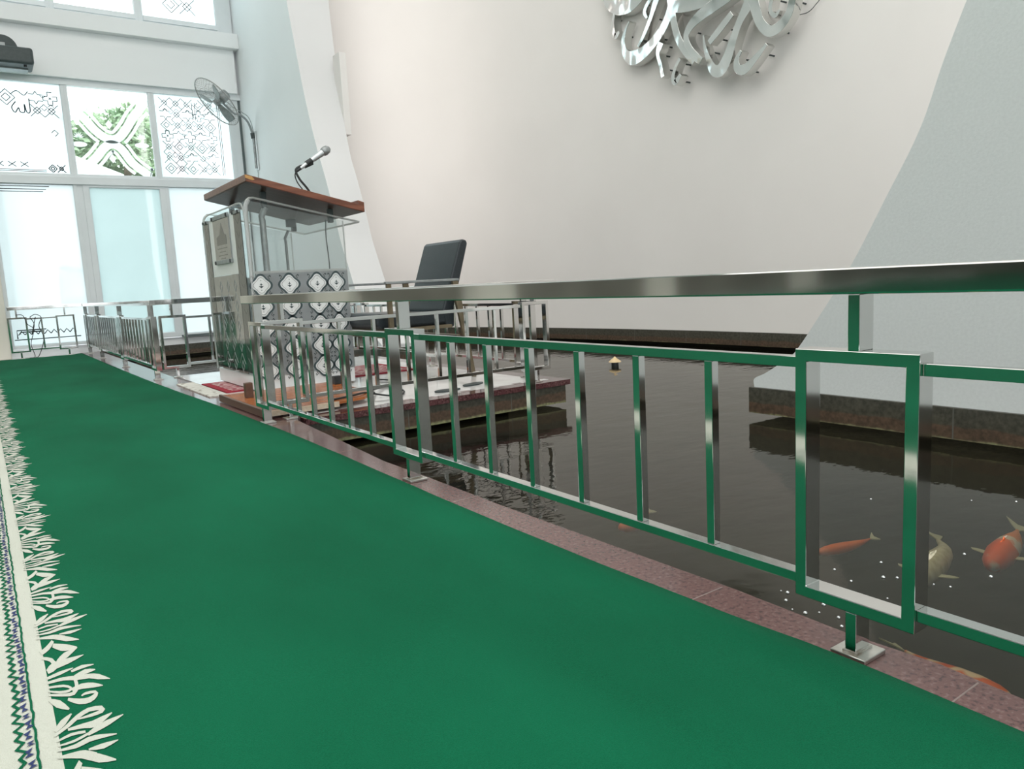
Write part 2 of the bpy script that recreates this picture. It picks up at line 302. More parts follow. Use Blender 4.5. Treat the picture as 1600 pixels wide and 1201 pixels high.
# drawn outlines: half-width strokes of the wall emblem (y, z, half width) and of the carpet border (1e-4 m)
CALLI = [[(5.57,3.199,0.0148),(5.522,3.093,0.044),(5.404,3.012,0.0611),(5.254,2.971,0.056),(5.123,2.98,0.0342),(5.026,3.024,0.0201)],[(5.442,2.955,0.0109),(5.463,2.871,0.0146),(5.458,2.801,0.0182),(5.434,2.754,0.0218),(5.381,2.779,0.0108)],[(5.244,2.83,0.007),(5.306,2.758,0.0142),(5.335,2.665,0.0214),(5.306,2.567,0.032),(5.224,2.506,0.0525),(5.094,2.511,0.0479),(4.949,2.571,0.0399),(4.824,2.664,0.0357),(4.746,2.778,0.0351),(4.698,2.929,0.0316)],[(4.936,2.953,0.0165),(5.015,2.903,0.0168),(5.049,2.848,0.0169),(5.019,2.791,0.0101)],[(4.859,2.97,0.0293),(4.923,2.874,0.0264),(4.973,2.783,0.02),(5.056,2.666,0.0169),(5.139,2.579,0.0103)],[(4.755,2.968,0.0319),(4.73,2.825,0.0318),(4.705,2.672,0.0286),(4.659,2.523,0.0284),(4.583,2.399,0.028),(4.488,2.281,0.0214)],[(4.716,2.79,0.0381),(4.56,2.762,0.0493),(4.369,2.743,0.0475),(4.224,2.756,0.0346)],[(4.012,2.717,0.0387),(4.213,2.675,0.0432),(4.384,2.638,0.0418),(4.508,2.584,0.0337),(4.566,2.508,0.0248),(4.534,2.407,0.0247),(4.459,2.315,0.0274),(4.406,2.271,0.0241)],[(4.851,2.539,0.0294),(4.875,2.497,0.0263),(4.892,2.448,0.0165),(4.864,2.355,0.0164),(4.838,2.246,0.0164)],[(4.635,2.35,0.0126),(4.687,2.289,0.0127),(4.719,2.212,0.016),(4.691,2.168,0.0223),(4.631,2.218,0.0126)],[(4.374,2.465,0.006),(4.363,2.371,0.0119),(4.325,2.26,0.0208),(4.274,2.167,0.0353),(4.202,2.15,0.0435),(4.137,2.222,0.04),(4.079,2.344,0.031),(4.015,2.461,0.0278),(3.942,2.553,0.0382),(3.882,2.646,0.0539)],[(4.082,2.548,0.0225),(4.19,2.473,0.0259),(4.316,2.389,0.0207)],[(3.893,2.641,0.0378),(3.859,2.509,0.0349),(3.814,2.393,0.032),(3.734,2.314,0.0341),(3.644,2.326,0.0335),(3.568,2.394,0.0278),(3.536,2.491,0.0251),(3.525,2.567,0.0225)],[(3.699,2.579,0.0156),(3.722,2.504,0.0131),(3.722,2.449,0.0131),(3.683,2.41,0.013),(3.644,2.439,0.0077)],[(3.994,2.243,0.0111),(4.037,2.187,0.0196),(4.032,2.122,0.028),(3.971,2.093,0.0332),(3.898,2.128,0.0272),(3.821,2.179,0.0188),(3.757,2.228,0.0132)]]
MOTIF = [[(158,14031),(160,14074),(280,13946),(283,14015),(392,13856),(398,13952),(475,13742),(490,13880),(551,13636),(569,13795),(635,13577),(646,13681),(719,13532),(722,13558)],[(351,13531),(370,13650),(402,13412),(428,13581),(455,13309),(481,13519),(511,13260),(529,13466),(564,13241),(577,13409),(615,13236),(623,13339),(666,13240),(668,13266)],[(199,13337),(181,13459),(253,13401),(232,13533),(305,13483),(279,13610),(348,13606),(321,13705),(385,13740),(364,13813)],[(381,12872),(368,12951),(440,12921),(420,13056),(504,12984),(483,13152),(582,13096),(570,13209),(667,13228),(665,13253)],[(229,12633),(216,12708),(279,12668),(257,12812),(332,12696),(316,12900),(411,12719),(404,12919),(507,12751),(503,12911),(611,12811),(608,12907),(719,12882),(719,12901)],[(181,13169),(188,13241),(242,13085),(254,13179),(286,12997),(314,13083),(307,12866),(350,12897),(310,12766),(349,12695),(279,12703),(294,12610),(225,12633),(232,12577)],[(204,12387),(199,12455),(289,12409),(284,12495),(374,12435),(369,12528),(459,12473),(457,12537),(545,12515),(544,12538)],[(512,12393),(509,12451),(588,12413),(584,12496),(661,12428),(661,12523),(732,12429),(735,12495),(805,12426),(806,12450)],[(535,12196),(532,12252),(611,12204),(607,12305),(683,12211),(682,12338),(743,12219),(747,12307),(803,12228),(805,12256)],[(197,12238),(195,12305),(298,12230),(297,12308),(393,12211),(395,12301),(470,12156),(477,12261),(543,12094),(550,12215),(625,12062),(631,12184),(699,12029),(709,12150),(752,11972),(770,12105),(802,11906),(826,12037),(868,11844),(884,11923),(938,11781),(941,11795)],[(467,11775),(464,11860),(531,11771),(529,11887),(593,11759),(597,11898),(657,11725),(668,11866),(720,11688),(734,11810),(776,11662),(786,11738),(831,11638),(833,11658)],[(195,12087),(195,12142),(290,12044),(292,12104),(373,11996),(378,12059),(424,11930),(435,11986),(449,11873),(467,11906),(449,11864),(465,11817),(430,11845),(433,11782),(384,11852),(382,11788),(324,11884),(320,11822),(261,11943),(256,11892),(195,12015),(190,11976)],[(183,11853),(186,11903),(268,11772),(273,11832),(349,11701),(353,11772),(417,11649),(420,11732),(478,11642),(467,11731),(523,11735),(496,11799),(547,11867),(515,11899),(552,11991),(519,11996),(548,12110),(517,12107)],[(388,11537),(400,11598),(444,11423),(462,11519),(504,11325),(520,11456),(571,11280),(577,11418),(634,11276),(629,11405),(689,11319),(673,11428),(727,11386),(704,11466),(747,11473),(716,11486),(727,11561),(716,11495),(670,11592),(667,11525),(608,11602),(608,11540),(576,11581),(580,11535),(553,11550),(558,11521)],[(173,11706),(183,11745),(212,11566),(241,11678),(255,11439),(297,11589),(313,11338),(345,11442),(377,11244),(388,11280)],[(190,10744),(175,10797),(246,10810),(220,10905),(300,10885),(270,11004),(349,10987),(330,11071),(398,11101),(392,11126)],[(170,10637),(161,10686),(254,10706),(243,10770),(336,10778),(321,10853),(400,10856),(383,10937),(459,10926),(444,11013),(526,10985),(515,11076),(594,11017),(591,11112),(671,10993),(677,11092),(728,10950),(745,11044),(731,10964),(766,10934),(721,10948),(730,10867),(666,10930),(668,10854),(592,10922),(592,10857),(519,10918),(520,10871),(445,10917),(446,10890)],[(319,10684),(319,10736),(412,10653),(411,10733),(494,10623),(497,10728),(549,10582),(554,10715),(602,10558),(598,10709),(665,10591),(652,10726),(724,10645),(713,10750),(778,10699),(772,10766),(832,10758),(830,10781)],[(517,10386),(509,10443),(557,10403),(547,10484),(606,10424),(595,10525),(676,10453),(666,10569),(760,10492),(751,10606),(849,10549),(845,10622),(944,10612),(943,10630)],[(181,10482),(177,10515),(263,10511),(258,10559),(342,10528),(340,10588),(418,10511),(419,10569),(495,10482),(497,10534)],[(188,10362),(186,10395),(275,10348),(273,10391),(360,10345),(357,10395),(440,10372),(435,10423),(517,10409),(512,10460)],[(170,10252),(170,10285),(270,10215),(269,10274),(365,10191),(361,10273),(443,10212),(434,10306),(511,10238),(505,10338),(576,10233),(577,10330),(645,10218),(648,10300),(724,10199),(727,10253),(807,10178),(809,10199)],[(482,10034),(482,10065),(556,9990),(557,10067),(635,9962),(633,10066),(718,9985),(716,10055),(803,10025),(803,10041)],[(199,10099),(200,10122),(275,10052),(276,10108),(344,10007),(347,10092),(392,9967),(399,10076),(436,9934),(446,10046),(493,9910),(501,9984),(553,9889),(556,9911)]]

# ================================================================== room shell
def struct(name, bm, m, **k):
    o = link(name, bm, m, **k); o['kind'] = 'structure'; return o
YW = 9.63; XF = 2.91; RX = 0.9435; ZW = -0.147
fl = nb(); box(fl, -20, 0.9, -6.3, 9.6, -0.6, 0.0); struct('floor', fl, M['marble'])
struct('ceiling', B(-20.2, 6.2, -6.6, 10, 6.5, 6.7), M['ceiling'])
# wall opening: half width of the arch at each height, centre y = 4.18
CY = 7.6*0.55
prof = [(0.0, 3.60), (0.07, 3.60), (0.12, 3.70), (0.18, 3.80), (0.28, 3.95), (0.35, 4.02), (0.57, 4.18), (0.98, 4.46), (1.43, 4.71), (1.86, 4.94), (2.31, 5.10),
        (2.93, 5.36), (3.58, 5.68), (4.48, 6.02), (5.30, 6.25), (6.26, 6.50), (7.2, 6.66), (8.2, 6.75), (9.2, 6.78), (10.2, 6.7), (11.9, 6.3)]
prof = [(z*0.55, w*0.55) for z, w in prof]
def resample(P, k=5):
    v = crv([(a, b, 0) for a, b in P], k); return [(q.x, q.y) for q in v]
pr2 = resample(prof)
def front_panel(sign, yend):
    bm = nb(); F = []; Bk = []
    for z, w in pr2:
        T = 0.33 + max(0, min(1, (z-1.8)/1.8))*0.13
        F.append((bm.verts.new((XF, CY+sign*w, z)), bm.verts.new((XF, yend, z))))
        Bk.append((bm.verts.new((XF+T, CY+sign*w, z)), bm.verts.new((XF+T, yend, z))))
    n = len(F)
    for i in range(n-1):
        f = bm.faces.new((F[i][0], F[i+1][0], F[i+1][1], F[i][1])); f.material_index = 0
        f = bm.faces.new((Bk[i][0], Bk[i][1], Bk[i+1][1], Bk[i+1][0])); f.material_index = 1
        f = bm.faces.new((F[i][0], Bk[i][0], Bk[i+1][0], F[i+1][0])); f.material_index = 1
        f = bm.faces.new((F[i][1], F[i+1][1], Bk[i+1][1], Bk[i][1])); f.material_index = 1
    for q in (0, n-1): bm.faces.new((F[q][0], F[q][1], Bk[q][1], Bk[q][0])).material_index = 1
    return bm
struct('wall_front_left', front_panel(1, 9.9), [M['wall_grey_lit'], M['jamb']])
struct('wall_front_right', front_panel(-1, -6.3), [M['wall_grey'], M['wall_white']])
# recessed cream wall, gently curved
def xb(y): return 5.42 - 0.030*(y-CY)**2 - 0.42*max(0, y-7.9)**2.2
bm = nb(); ys = [-3.0+i*0.25 for i in range(52)]
for yy in range(len(ys)-1):
    y0, y1 = ys[yy], ys[yy+1]
    a = [bm.verts.new(p) for p in ((xb(y0), y0, 0), (xb(y1), y1, 0), (xb(y1), y1, 6.5), (xb(y0), y0, 6.5))]
    c = [bm.verts.new(p) for p in ((xb(y0)+0.2, y0, 0), (xb(y1)+0.2, y1, 0), (xb(y1)+0.2, y1, 6.5), (xb(y0)+0.2, y0, 6.5))]
    bm.faces.new(a[::-1]); bm.faces.new(c); bm.faces.new((a[0], a[1], c[1], c[0])); bm.faces.new((a[2], a[3], c[3], c[2]))
bmesh.ops.remove_doubles(bm, verts=bm.verts[:], dist=1e-5)
wn_ = struct('wall_niche', bm, M['wall_cream'], smooth=True)
bm = nb()
for yy in range(len(ys)-1):
    y0, y1 = ys[yy], ys[yy+1]; v = []
    for (y, z) in ((y0, 0.0), (y1, 0.0), (y1, -0.115), (y0, -0.115)): v.append(bm.verts.new((xb(y)-0.03, y, z)))
    u = []
    for (y, z) in ((y0, 0.0), (y1, 0.0), (y1, -0.115), (y0, -0.115)): u.append(bm.verts.new((xb(y)+0.2, y, z)))
    bm.faces.new(v); bm.faces.new(u[::-1]); bm.faces.new((v[0], v[1], u[1], u[0])); bm.faces.new((v[3], u[3], u[2], v[2]))
struct('baseboard_niche', bm, M['stone'])
bm = nb()
for a, b in zip(ys, ys[1:]):
    v = [bm.verts.new((xb(y)+0.05, y, z)) for (y, z) in ((a, -0.1), (b, -0.1), (b, -0.62), (a, -0.62))]
    u = [bm.verts.new((xb(y)+0.18, y, z)) for (y, z) in ((a, -0.1), (b, -0.1), (b, -0.62), (a, -0.62))]
    bm.faces.new(v); bm.faces.new(u[::-1]); bm.faces.new((v[0], v[1], u[1], u[0]))
struct('trim_14', bm, M['pond_bed'])
struct('trim_15', B(0.9, 6.2, YW+0.01, YW+0.2, -0.62, -0.118), M['pond_bed'])
struct('baseboard_front_right', B(XF-0.02, XF+0.30, -6.3, CY-3.6*0.55+0.015, -0.118, 0.0), M['stone'])
struct('baseboard_front_left', B(XF-0.02, XF+0.30, CY+3.6*0.55-0.015, 9.55, -0.118, 0.0), M['stone'])
struct('trim_1', B(3.27, 3.34, 7.40, 7.56, 2.10, 2.90), M['wall_cream'], bevel=0.004)
# window wall
ww = nb()
box(ww, 0.24, XF, YW, YW+0.2, 2.93, 3.60)              # beam
box(ww, 0.24, XF, YW, YW+0.2, 5.9, 6.5)
box(ww, 0.24, XF, YW, YW+0.2, -0.118, 0.085)
box(ww, XF+0.3, 6.2, YW, YW+0.2, -0.4, 6.5)
struct('wall_window', ww, M['wall_white'])
wf = nb(); xx = -20.0
for a, b in ((-20, -13.0), (-12.0, -8.6), (-7.8, -5.0), (-4.1, -2.3), (-1.7, 0.24)): box(wf, a, b, YW, YW+0.2, 0, 2.0, 0)
box(wf, -20, 0.24, YW, YW+0.2, 2.0, 6.5, 1)  # upper part coloured white to lighten the steel emblem's reflections
for a, b in ((-13.0, -12.0), (-8.6, -7.8), (-5.0, -4.1), (-2.3, -1.7)): box(wf, a, b, YW-0.04, YW+0.2, 0, 2.0, 2)  # beige patches added out of view for the handrail's reflections
struct('wall_far', wf, [M['wall_hall'], M['wall_white'], M['beige']])
struct('trim_2', B(-0.3, XF-0.001, YW-0.20, YW, 3.42, 3.585), M['wall_white'], bevel=0.004)
struct('trim_3', B(0.0, 2.87, YW-0.10, YW, 2.93, 3.42), M['wall_white'], bevel=0.003)
struct('trim_4', B(-0.9, 0.25, YW-0.16, YW, 0.0, 3.4), M['beige'], bevel=0.01)
struct('baseboard_window', B(1.06, XF, YW-0.04, YW, -0.118, 0.0), M['stone'])
# back and left walls with tall openings to the daylight
bw = nb(); box(bw, -20.2, 6.2, -6.6, -6.3, 5.7, 6.5); box(bw, -20.2, 6.2, -6.6, -6.3, -0.6, 0.5); box(bw, -20.2, -10.0, -6.6, -6.3, 0.5, 5.7)
for x in (-10.2, -7.6, -5.0, -2.4, 0.2, 2.8, 5.4): box(bw, x, x+0.8, -6.6, -6.3, 0.5, 5.7)
struct('wall_back', bw, M['wall_hall'])
lw = nb(); box(lw, -20.2, -20, -6.6, 9.9, 4.6, 6.5); box(lw, -20.2, -20, -6.6, 9.9, 0, 3.0)
for y in (-6.6, -3.2, 0.2, 3.6, 7.0): box(lw, -20.2, -20, y, y+1.6, 3.0, 4.6)
struct('wall_left', lw, M['wall_hall'])
struct('wall_right', B(5.7, 6.2, -6.3, -2.9, -0.6, 6.5), M['wall_white'])

# ------------------------------------------------------------------ windows
def glazed(name, x0, x1, z0, z1, pane, fw=0.035, yf=YW+0.02, sill=None):
    fr = nb(); o_ = [(x0, z0), (x1, z0), (x1, z1), (x0, z1)]; i_ = [(x0+fw, z0+fw), (x1-fw, z0+fw), (x1-fw, z1-fw), (x0+fw, z1-fw)]
    ring(fr, o_, i_, XZ(yf), 0, 0.06)
    o = struct(name, fr, M['alu'], bevel=0.002)
    p = link('pane', B(x0+fw-0.004, x1-fw+0.004, yf-0.034, yf-0.028, z0+fw-0.004, z1-fw+0.004), pane, o)
    g = nb(); ring(g, i_, [(x0+fw+0.006, z0+fw+0.006), (x1-fw-0.006, z0+fw+0.006), (x1-fw-0.006, z1-fw-0.006), (x0+fw+0.006, z1-fw-0.006)], XZ(yf-0.036), 0, 0.006)
    link('gasket', g, M['alu'], o)
    return o
XM1, XM2 = 1.03, 1.90
w1 = glazed('window_1', 0.25, XM1+0.03, 0.09, 1.86, M['frost'])
d1 = glazed('door_1', XM1+0.085, XM2+0.055, 0.09, 1.86, M['frost_door'], fw=0.06)
w2 = glazed('window_2', XM2+0.055, XF-0.02, 0.09, 1.86, M['frost'])
link('bottom_track', B(XM2+0.06, XF-0.02, YW-0.08, YW-0.03, 0.085, 0.11), M['gasket'], w2)
struct('trim_5', B(XM1+0.03, XM1+0.085, YW-0.03, YW+0.03, 0.09, 1.86), M['alu'], bevel=0.002)
struct('trim_6', B(0.24, XF, YW-0.06, YW+0.03, 1.825, 1.905), M['alu'], bevel=0.002)
w3 = glazed('window_3', 0.25, XM1+0.02, 1.905, 2.90, M['frost_half'], fw=0.03)
w4 = glazed('window_4', XM1+0.02, XM2+0.01, 1.905, 2.90, M['glass'], fw=0.03)
w5 = glazed('window_5', XM2+0.01, XF-0.12, 1.905, 2.90, M['frost_half'], fw=0.03)
struct('trim_7', B(0.24, XF, YW-0.05, YW+0.03, 2.865, 2.93), M['alu'], bevel=0.002)
struct('trim_8', B(XF-0.12, XF-0.03, YW-0.02, YW+0.03, 1.9, 2.87), M['alu'])
struct('trim_9', B(XF-0.03, XF, YW-0.02, YW+0.03, 0.09, 2.87), M['gasket'])
for i, (a, b) in enumerate(((0.15, 1.02), (1.02, 1.88), (1.88, 2.76))):
    w = glazed('window_%d' % (6+i), a, b, 3.60, 5.90, M['frost_half'] if i != 1 else M['glass'], fw=0.04)
    link('bottom_rail', B(a+0.04, b-0.04, YW-0.07, YW-0.04, 3.64, 3.69), M['alu'], w)
struct('trim_10', B(2.76, 2.90, YW-0.03, YW+0.03, 3.60, 5.9), M['alu'])
# etched motifs ----------------------------------------------------
FP = XZ(YW-0.0155)
up = cr2([(1.06, 2.68), (1.107, 2.627), (1.207, 2.546), (1.312, 2.412), (1.417, 2.337), (1.522, 2.343), (1.622, 2.454), (1.705, 2.584), (1.80, 2.70), (1.862, 2.786)])
lo = cr2([(1.085, 1.94), (1.145, 1.995), (1.278, 2.114), (1.376, 2.232), (1.458, 2.277), (1.549, 2.231), (1.649, 2.079), (1.80, 1.955), (1.835, 1.94)])
def offs(P, d):
    out = []
    for i in range(len(P)):
        a = Vector(P[max(i-1, 0)]); b = Vector(P[min(i+1, len(P)-1)]); t = (b-a).normalized(); out.append((P[i][0]-t.y*d, P[i][1]+t.x*d))
    return out
bm = nb()
for P in (up, lo):
    strip(bm, P, 0.044, FP, 0, 0.002)
    for s in (-1, 1):
        Q = [q for q in offs(P, s*0.077) if 1.075 < q[0] < 1.865 and 1.94 < q[1] < 2.86]
        if (P is up and s == -1) or (P is lo and s == 1): parts_ = [[q for q in Q if q[0] < 1.34], [q for q in Q if q[0] > 1.58]]
        else: parts_ = [Q]
        for Q in parts_:
            if len(Q) > 2: strip(bm, Q, 0.016, FP, 0, 0.002)
for (cx, cz) in ((1.452, 2.488), (1.45, 2.122)):
    prism(bm, [(cx+0.035*math.cos(t)*(1 if k % 2 else 1), cz+0.05*math.sin(t)) for k, t in enumerate([PI/2*i for i in range(4)])], FP, 0, 0.002)
def lotus(cx, cz, s):
    for k in range(7):
        a = PI*(0.08+0.14*k)
        P = [(cx+s*0.012*math.cos(a), cz), (cx+0.6*s*0.05*math.cos(a-0.2), cz+0.6*s*0.055*math.sin(a-0.2)), (cx+s*0.06*math.cos(a), cz+s*0.065*math.sin(a)), (cx+0.6*s*0.05*math.cos(a+0.2), cz+0.6*s*0.055*math.sin(a+0.2))]
        prism(bm, P, FP, 0, 0.002)
    prism(bm, [(cx+s*0.075*math.cos(t), cz-s*0.07+s*0.028*math.sin(t)) for t in [2*PI*i/20 for i in range(20)]], FP, 0, 0.002)
lotus(1.14, 2.33, 1); lotus(1.765, 2.35, 1); lotus(1.37, 1.98, 0.6); lotus(1.36, 2.70, 1)
link('etched_film', bm, M['film'], w4)
def star_lines(bm, cx, cz, r, hw, fp, kind):
    def poly(P, m=1.0):
        for a, b in zip(P, P[1:]):
            if random.random() < 0.93: strip(bm, [(cx+a[0]*r*m, cz+a[1]*r*m), (cx+b[0]*r*m, cz+b[1]*r*m)], hw, fp, 0, 0.0015)
    di = [(1, 0), (0, 1), (-1, 0), (0, -1), (1, 0)]
    if kind == 0:
        poly(di); poly(di, 0.5)
    elif kind == 1:
        q = 0.34; poly([(q, 1), (q, q), (1, q), (1, -q), (q, -q), (q, -1), (-q, -1), (-q, -q), (-1, -q), (-1, q), (-q, q), (-q, 1), (q, 1)])
        poly([(-0.16, -0.16), (0.16, 0.16)]); poly([(0.16, -0.16), (-0.16, 0.16)])
    elif kind == 2:
        poly([(-1, -1), (1, 1)]); poly([(1, -1), (-1, 1)]); poly([(0.55, 0), (0, 0.55), (-0.55, 0), (0, -0.55), (0.55, 0)])
    else:
        poly([(-1, 0.5), (-0.3, 0.5), (0, 1), (0.3, 0.5), (1, 0.5)]); poly([(-1, -0.5), (-0.3, -0.5), (0, -1), (0.3, -0.5), (1, -0.5)])
def lattice(win, x0, x1, z0, z1, st, drop, yy=YW-0.0155, hw=0.0035):
    bm = nb(); fp = XZ(yy); nx = max(1, round((x1-x0)/st)); nz = max(1, round((z1-z0)/st)); st = (x1-x0)/nx
    for i in range(nx):
        for j in range(nz):
            cx = x0+st*(i+0.5); cz = z0+st*(j+0.5)
            star_lines(bm, cx, cz, st*0.5, hw, fp, ((i*2+j*3) % 4) if random.random() > drop else 2)
            if i+1 < nx and random.random() > 0.3: strip(bm, [(cx+st*0.3, cz+st*0.2), (cx+st*0.5, cz), (cx+st*0.7, cz+st*0.2)], hw, fp, 0, 0.0015)
            if j+1 < nz and random.random() > 0.3: strip(bm, [(cx-st*0.2, cz+st*0.32), (cx, cz+st*0.5), (cx+st*0.2, cz+st*0.32)], hw, fp, 0, 0.0015)
    return link('etched_lines', bm, M['line'], win)
lattice(w5, 1.99, 2.60, 1.98, 2.80, 0.122, 0.25, hw=0.003)
bm = nb()
for x in (2.635, 2.655): strip(bm, [(x, 1.98), (x, 2.80)], 0.003, FP, 0, 0.0015)
for x in (2.10, 2.13): strip(bm, [(x+0.25, 2.6), (x+0.25, 2.80)], 0.003, FP, 0, 0.0015)
link('etched_border', bm, M['line'], w5)
lattice(w3, 0.72, 0.98, 2.52, 2.82, 0.14, 0.3); lattice(w3, 0.44, 0.60, 2.62, 2.82, 0.16, 0.3); lattice(w3, 0.86, 0.98, 2.3, 2.45, 0.12, 0.3); lattice(w3, 0.82, 0.98, 1.95, 2.05, 0.07, 0.0, hw=0.005)
bm = nb()
for z in (1.955, 1.97): strip(bm, [(0.3, z), (0.80, z)], 0.0035, FP, 0, 0.0015)
for k in range(3): strip(bm, [(0.35+0.11*k, 2.0), (0.42+0.11*k, 2.05)], 0.004, FP, 0, 0.0015); strip(bm, [(0.35+0.11*k, 2.05), (0.42+0.11*k, 2.0)], 0.004, FP, 0, 0.0015)
strip(bm, cr2([(0.60, 2.66), (0.56, 2.60), (0.585, 2.55), (0.62, 2.60), (0.63, 2.56), (0.67, 2.56), (0.675, 2.64), (0.69, 2.56), (0.72, 2.57), (0.722, 2.70)]), 0.005, FP, 0, 0.0015)
strip(bm, cr2([(0.56, 2.73), (0.62, 2.77), (0.68, 2.73), (0.72, 2.77)]), 0.004, FP, 0, 0.0015)
link('etched_lettering', bm, M['line'], w3)
w8 = [o for o in bpy.data.objects if o.name == 'window_8'][0]
lattice(w8, 2.15, 2.5, 3.78, 4.3, 0.16, 0.2)
bm = nb()
for k, z in enumerate((1.80, 1.77, 1.745)): strip(bm, [(0.32, z), (0.80-0.03*k, z)], 0.004, FP, 0, 0.0015)
for k, (a, b) in enumerate(((0.33, 0.60), (0.36, 0.58))): strip(bm, [(a, 0.20+0.05*k), (a, 0.29-0.02*k), (b, 0.29-0.02*k)], 0.006, FP, 0, 0.0015)
for k in range(9): strip(bm, [(0.34+0.06*k, 0.24), (0.37+0.06*k, 0.28), (0.40+0.06*k, 0.24)], 0.005, FP, 0, 0.0015)
strip(bm, [(0.30, 0.19), (0.92, 0.19)], 0.005, FP, 0, 0.0015)
link('etched_border', bm, M['line'], w1)

# ================================================================== pond
struct('trim_11', B(0.9, 6.0, -6.3, 9.9, -0.75, -0.6), M['pond_bed'])
wt = nb(); wt.faces.new([wt.verts.new(p) for p in ((1.0, -6.3, ZW), (5.45, -6.3, ZW), (5.45, 9.62, ZW), (1.0, 9.62, ZW))]); 
me_w = link('pond_water', wt, M['water'])
tag(me_w, 'dark murky pond water between the red granite kerb and the cream curved wall', 'water', kind='stuff')

# ================================================================== red granite kerb and marble platform
kx = [(-6.3, 0.99), (-0.5, 1.0), (0.363, 1.006), (0.469, 1.016), (0.599, 1.007), (0.807, 1.014), (1.234, 1.006), (1.517, 1.002), (1.910, 1.006), (2.173, 1.004), (3.18, 1.075), (9.58, 1.08)]
bm = nb(); top = [(0.88, -6.3)] + [(x, y) for y, x in kx] + [(0.88, 9.58)]
prism(bm, top, lambda a, b, d: (a, b, d), -0.03, 0.0, 0)
bx = [(0.88, -6.3)] + [(x-0.03, y) for y, x in kx] + [(0.88, 9.58)]
prism(bm, bx, lambda a, b, d: (a, b, d), -0.6, -0.03, 1)
for y in (0.415, 0.83, 1.62, 2.41, 3.2, 4.0, 4.8, 5.6, 6.4, 7.2, 8.0, 8.8): box(bm, 0.89, 1.005, y-0.0012, y+0.0012, -0.01, 0.0003, 4)
kerb = struct('trim_12', bm, [M['granite'], M['stone'], M['board_edge'], M['stone'], M['joint']])
kerb['label'] = 'speckled red granite kerb between the green carpet and the pond'
PX1, PY0, PY1 = 2.60, 3.165, 5.75
bm = nb(); box(bm, 1.10, PX1-0.10, PY0+0.10, PY1-0.02, -0.03, 0.0, 0)
box(bm, 1.11, PX1, PY0, PY0+0.10, -0.028, 0.0, 1); box(bm, PX1-0.10, PX1, PY0+0.10, PY1, -0.028, 0.0, 1)
box(bm, 1.11, PX1-0.02, PY0+0.02, PY1-0.01, -0.127, -0.028, 2)
box(bm, 1.3, PX1-0.25, PY0+0.25, PY1-0.25, -0.6, -0.127, 3)
# mixed light and maroon border tiles
for k in range(9): box(bm, 1.14+k*0.165, 1.14+k*0.165+0.055, PY0+0.085, PY0+0.125, -0.02, 0.0006, 4 if k % 2 else 0)
plat = struct('trim_13', bm, [M['marble'], M['granite_dark'], M['stone'], M['pond_bed'], M['granite']])
plat['label'] = 'white marble platform with a maroon edge standing in the pond'

# ================================================================== carpet
cedge = [(-6.2, 0.915), (0.0, 0.915), (0.33, 0.913), (0.5, 0.922), (0.61, 0.92), (0.73, 0.911), (1.0, 0.904), (1.32, 0.901), (1.98, 0.914), (3.01, 0.926), (3.99, 0.915), (5.33, 0.885), (7.0, 0.876), (9.26, 0.874)]
def cx(y):
    for (y0, x0), (y1, x1) in zip(cedge, cedge[1:]):
        if y <= y1: return x0+(x1-x0)*(y-y0)/(y1-y0)
    return cedge[-1][1]
from mathutils import noise as mn
def chh(x, y):
    return 0.012 + 0.004*mn.noise(Vector((x*1.3, y*0.9, 0))) + 0.0015*mn.noise(Vector((x*5, y*4, 3)))
bm = nb(); xs = [-19.8, -9, -4, -1.5, -0.8, -0.4, -0.2, -0.1, 0.0, 0.02]; nx = 22
yl = [-6.2, -4, -2, -1, -0.5]; y = -0.3
while y < 9.26: yl.append(y); y += 0.07
yl.append(9.26); rows = []
for y in yl:
    e = cx(y); r = [(x, y, chh(x, y) if x > -1 else 0.012) for x in xs]
    for k in range(1, nx+1):
        x = 0.02+(e-0.02)*(k/nx)**0.9; d = e-x; z = chh(x, y)
        z += 0.005*math.exp(-(d-0.03)**2/0.0006)
        r.append((x, y, z))
    r.append((e+0.006, y, 0.006)); r.append((e+0.003, y, 0.0))
    rows.append([bm.verts.new(p) for p in r])
for a, b in zip(rows, rows[1:]):
    for k in range(len(a)-1):
        f = bm.faces.new((a[k], a[k+1], b[k+1], b[k])); f.material_index = 1 if 6 <= k < 9 else 0; f.smooth = True
MOTIFY = 0.394
ymin, ymax = -2.0, 9.2
k = -9
while k < 21:
    for L in MOTIF:
        pts = []
        for i in range(0, len(L), 2):
            (a, b), (c, d) = L[i], L[i+1]; mx_, my_ = (a+c)/2, (b+d)/2
            for (p, q) in ((a, b), (c, d)): pts.append(((mx_+(p-mx_)*1.28)*1e-4, (my_+(q-my_)*1.28)*1e-4+k*MOTIFY))
        if min(p[1] for p in pts) < ymin or max(p[1] for p in pts) > ymax: continue
        V = [bm.verts.new((a-0.001, b, chh(a, b)+0.0012)) for a, b in pts]
        for i in range(0, len(V)-2, 2):
            try: f = bm.faces.new((V[i], V[i+1], V[i+3], V[i+2])); f.material_index = 1; f.smooth = True
            except ValueError: pass
    k += 1
def band(pts, hw, mi):
    V = []
    for i, (x, y) in enumerate(pts):
        a = Vector(pts[max(i-1, 0)]); b = Vector(pts[min(i+1, len(pts)-1)]); t = (b-a).normalized()
        for s in (1, -1): V.append(bm.verts.new((x-t.y*hw*s*0.6, y+t.x*hw*s, chh(x, y)+0.0012)))
    for i in range(0, len(V)-2, 2):
        f = bm.faces.new((V[i], V[i+1], V[i+3], V[i+2])); f.material_index = mi
rnd = random.Random(3)
y = -0.4; gl = []; zz = []
while y < 9.2:
    gl.append((-0.0035+rnd.uniform(-0.0012, 0.0012), y)); y += 0.012
band(gl, 0.0025, 0)
y = -0.4; i = 0
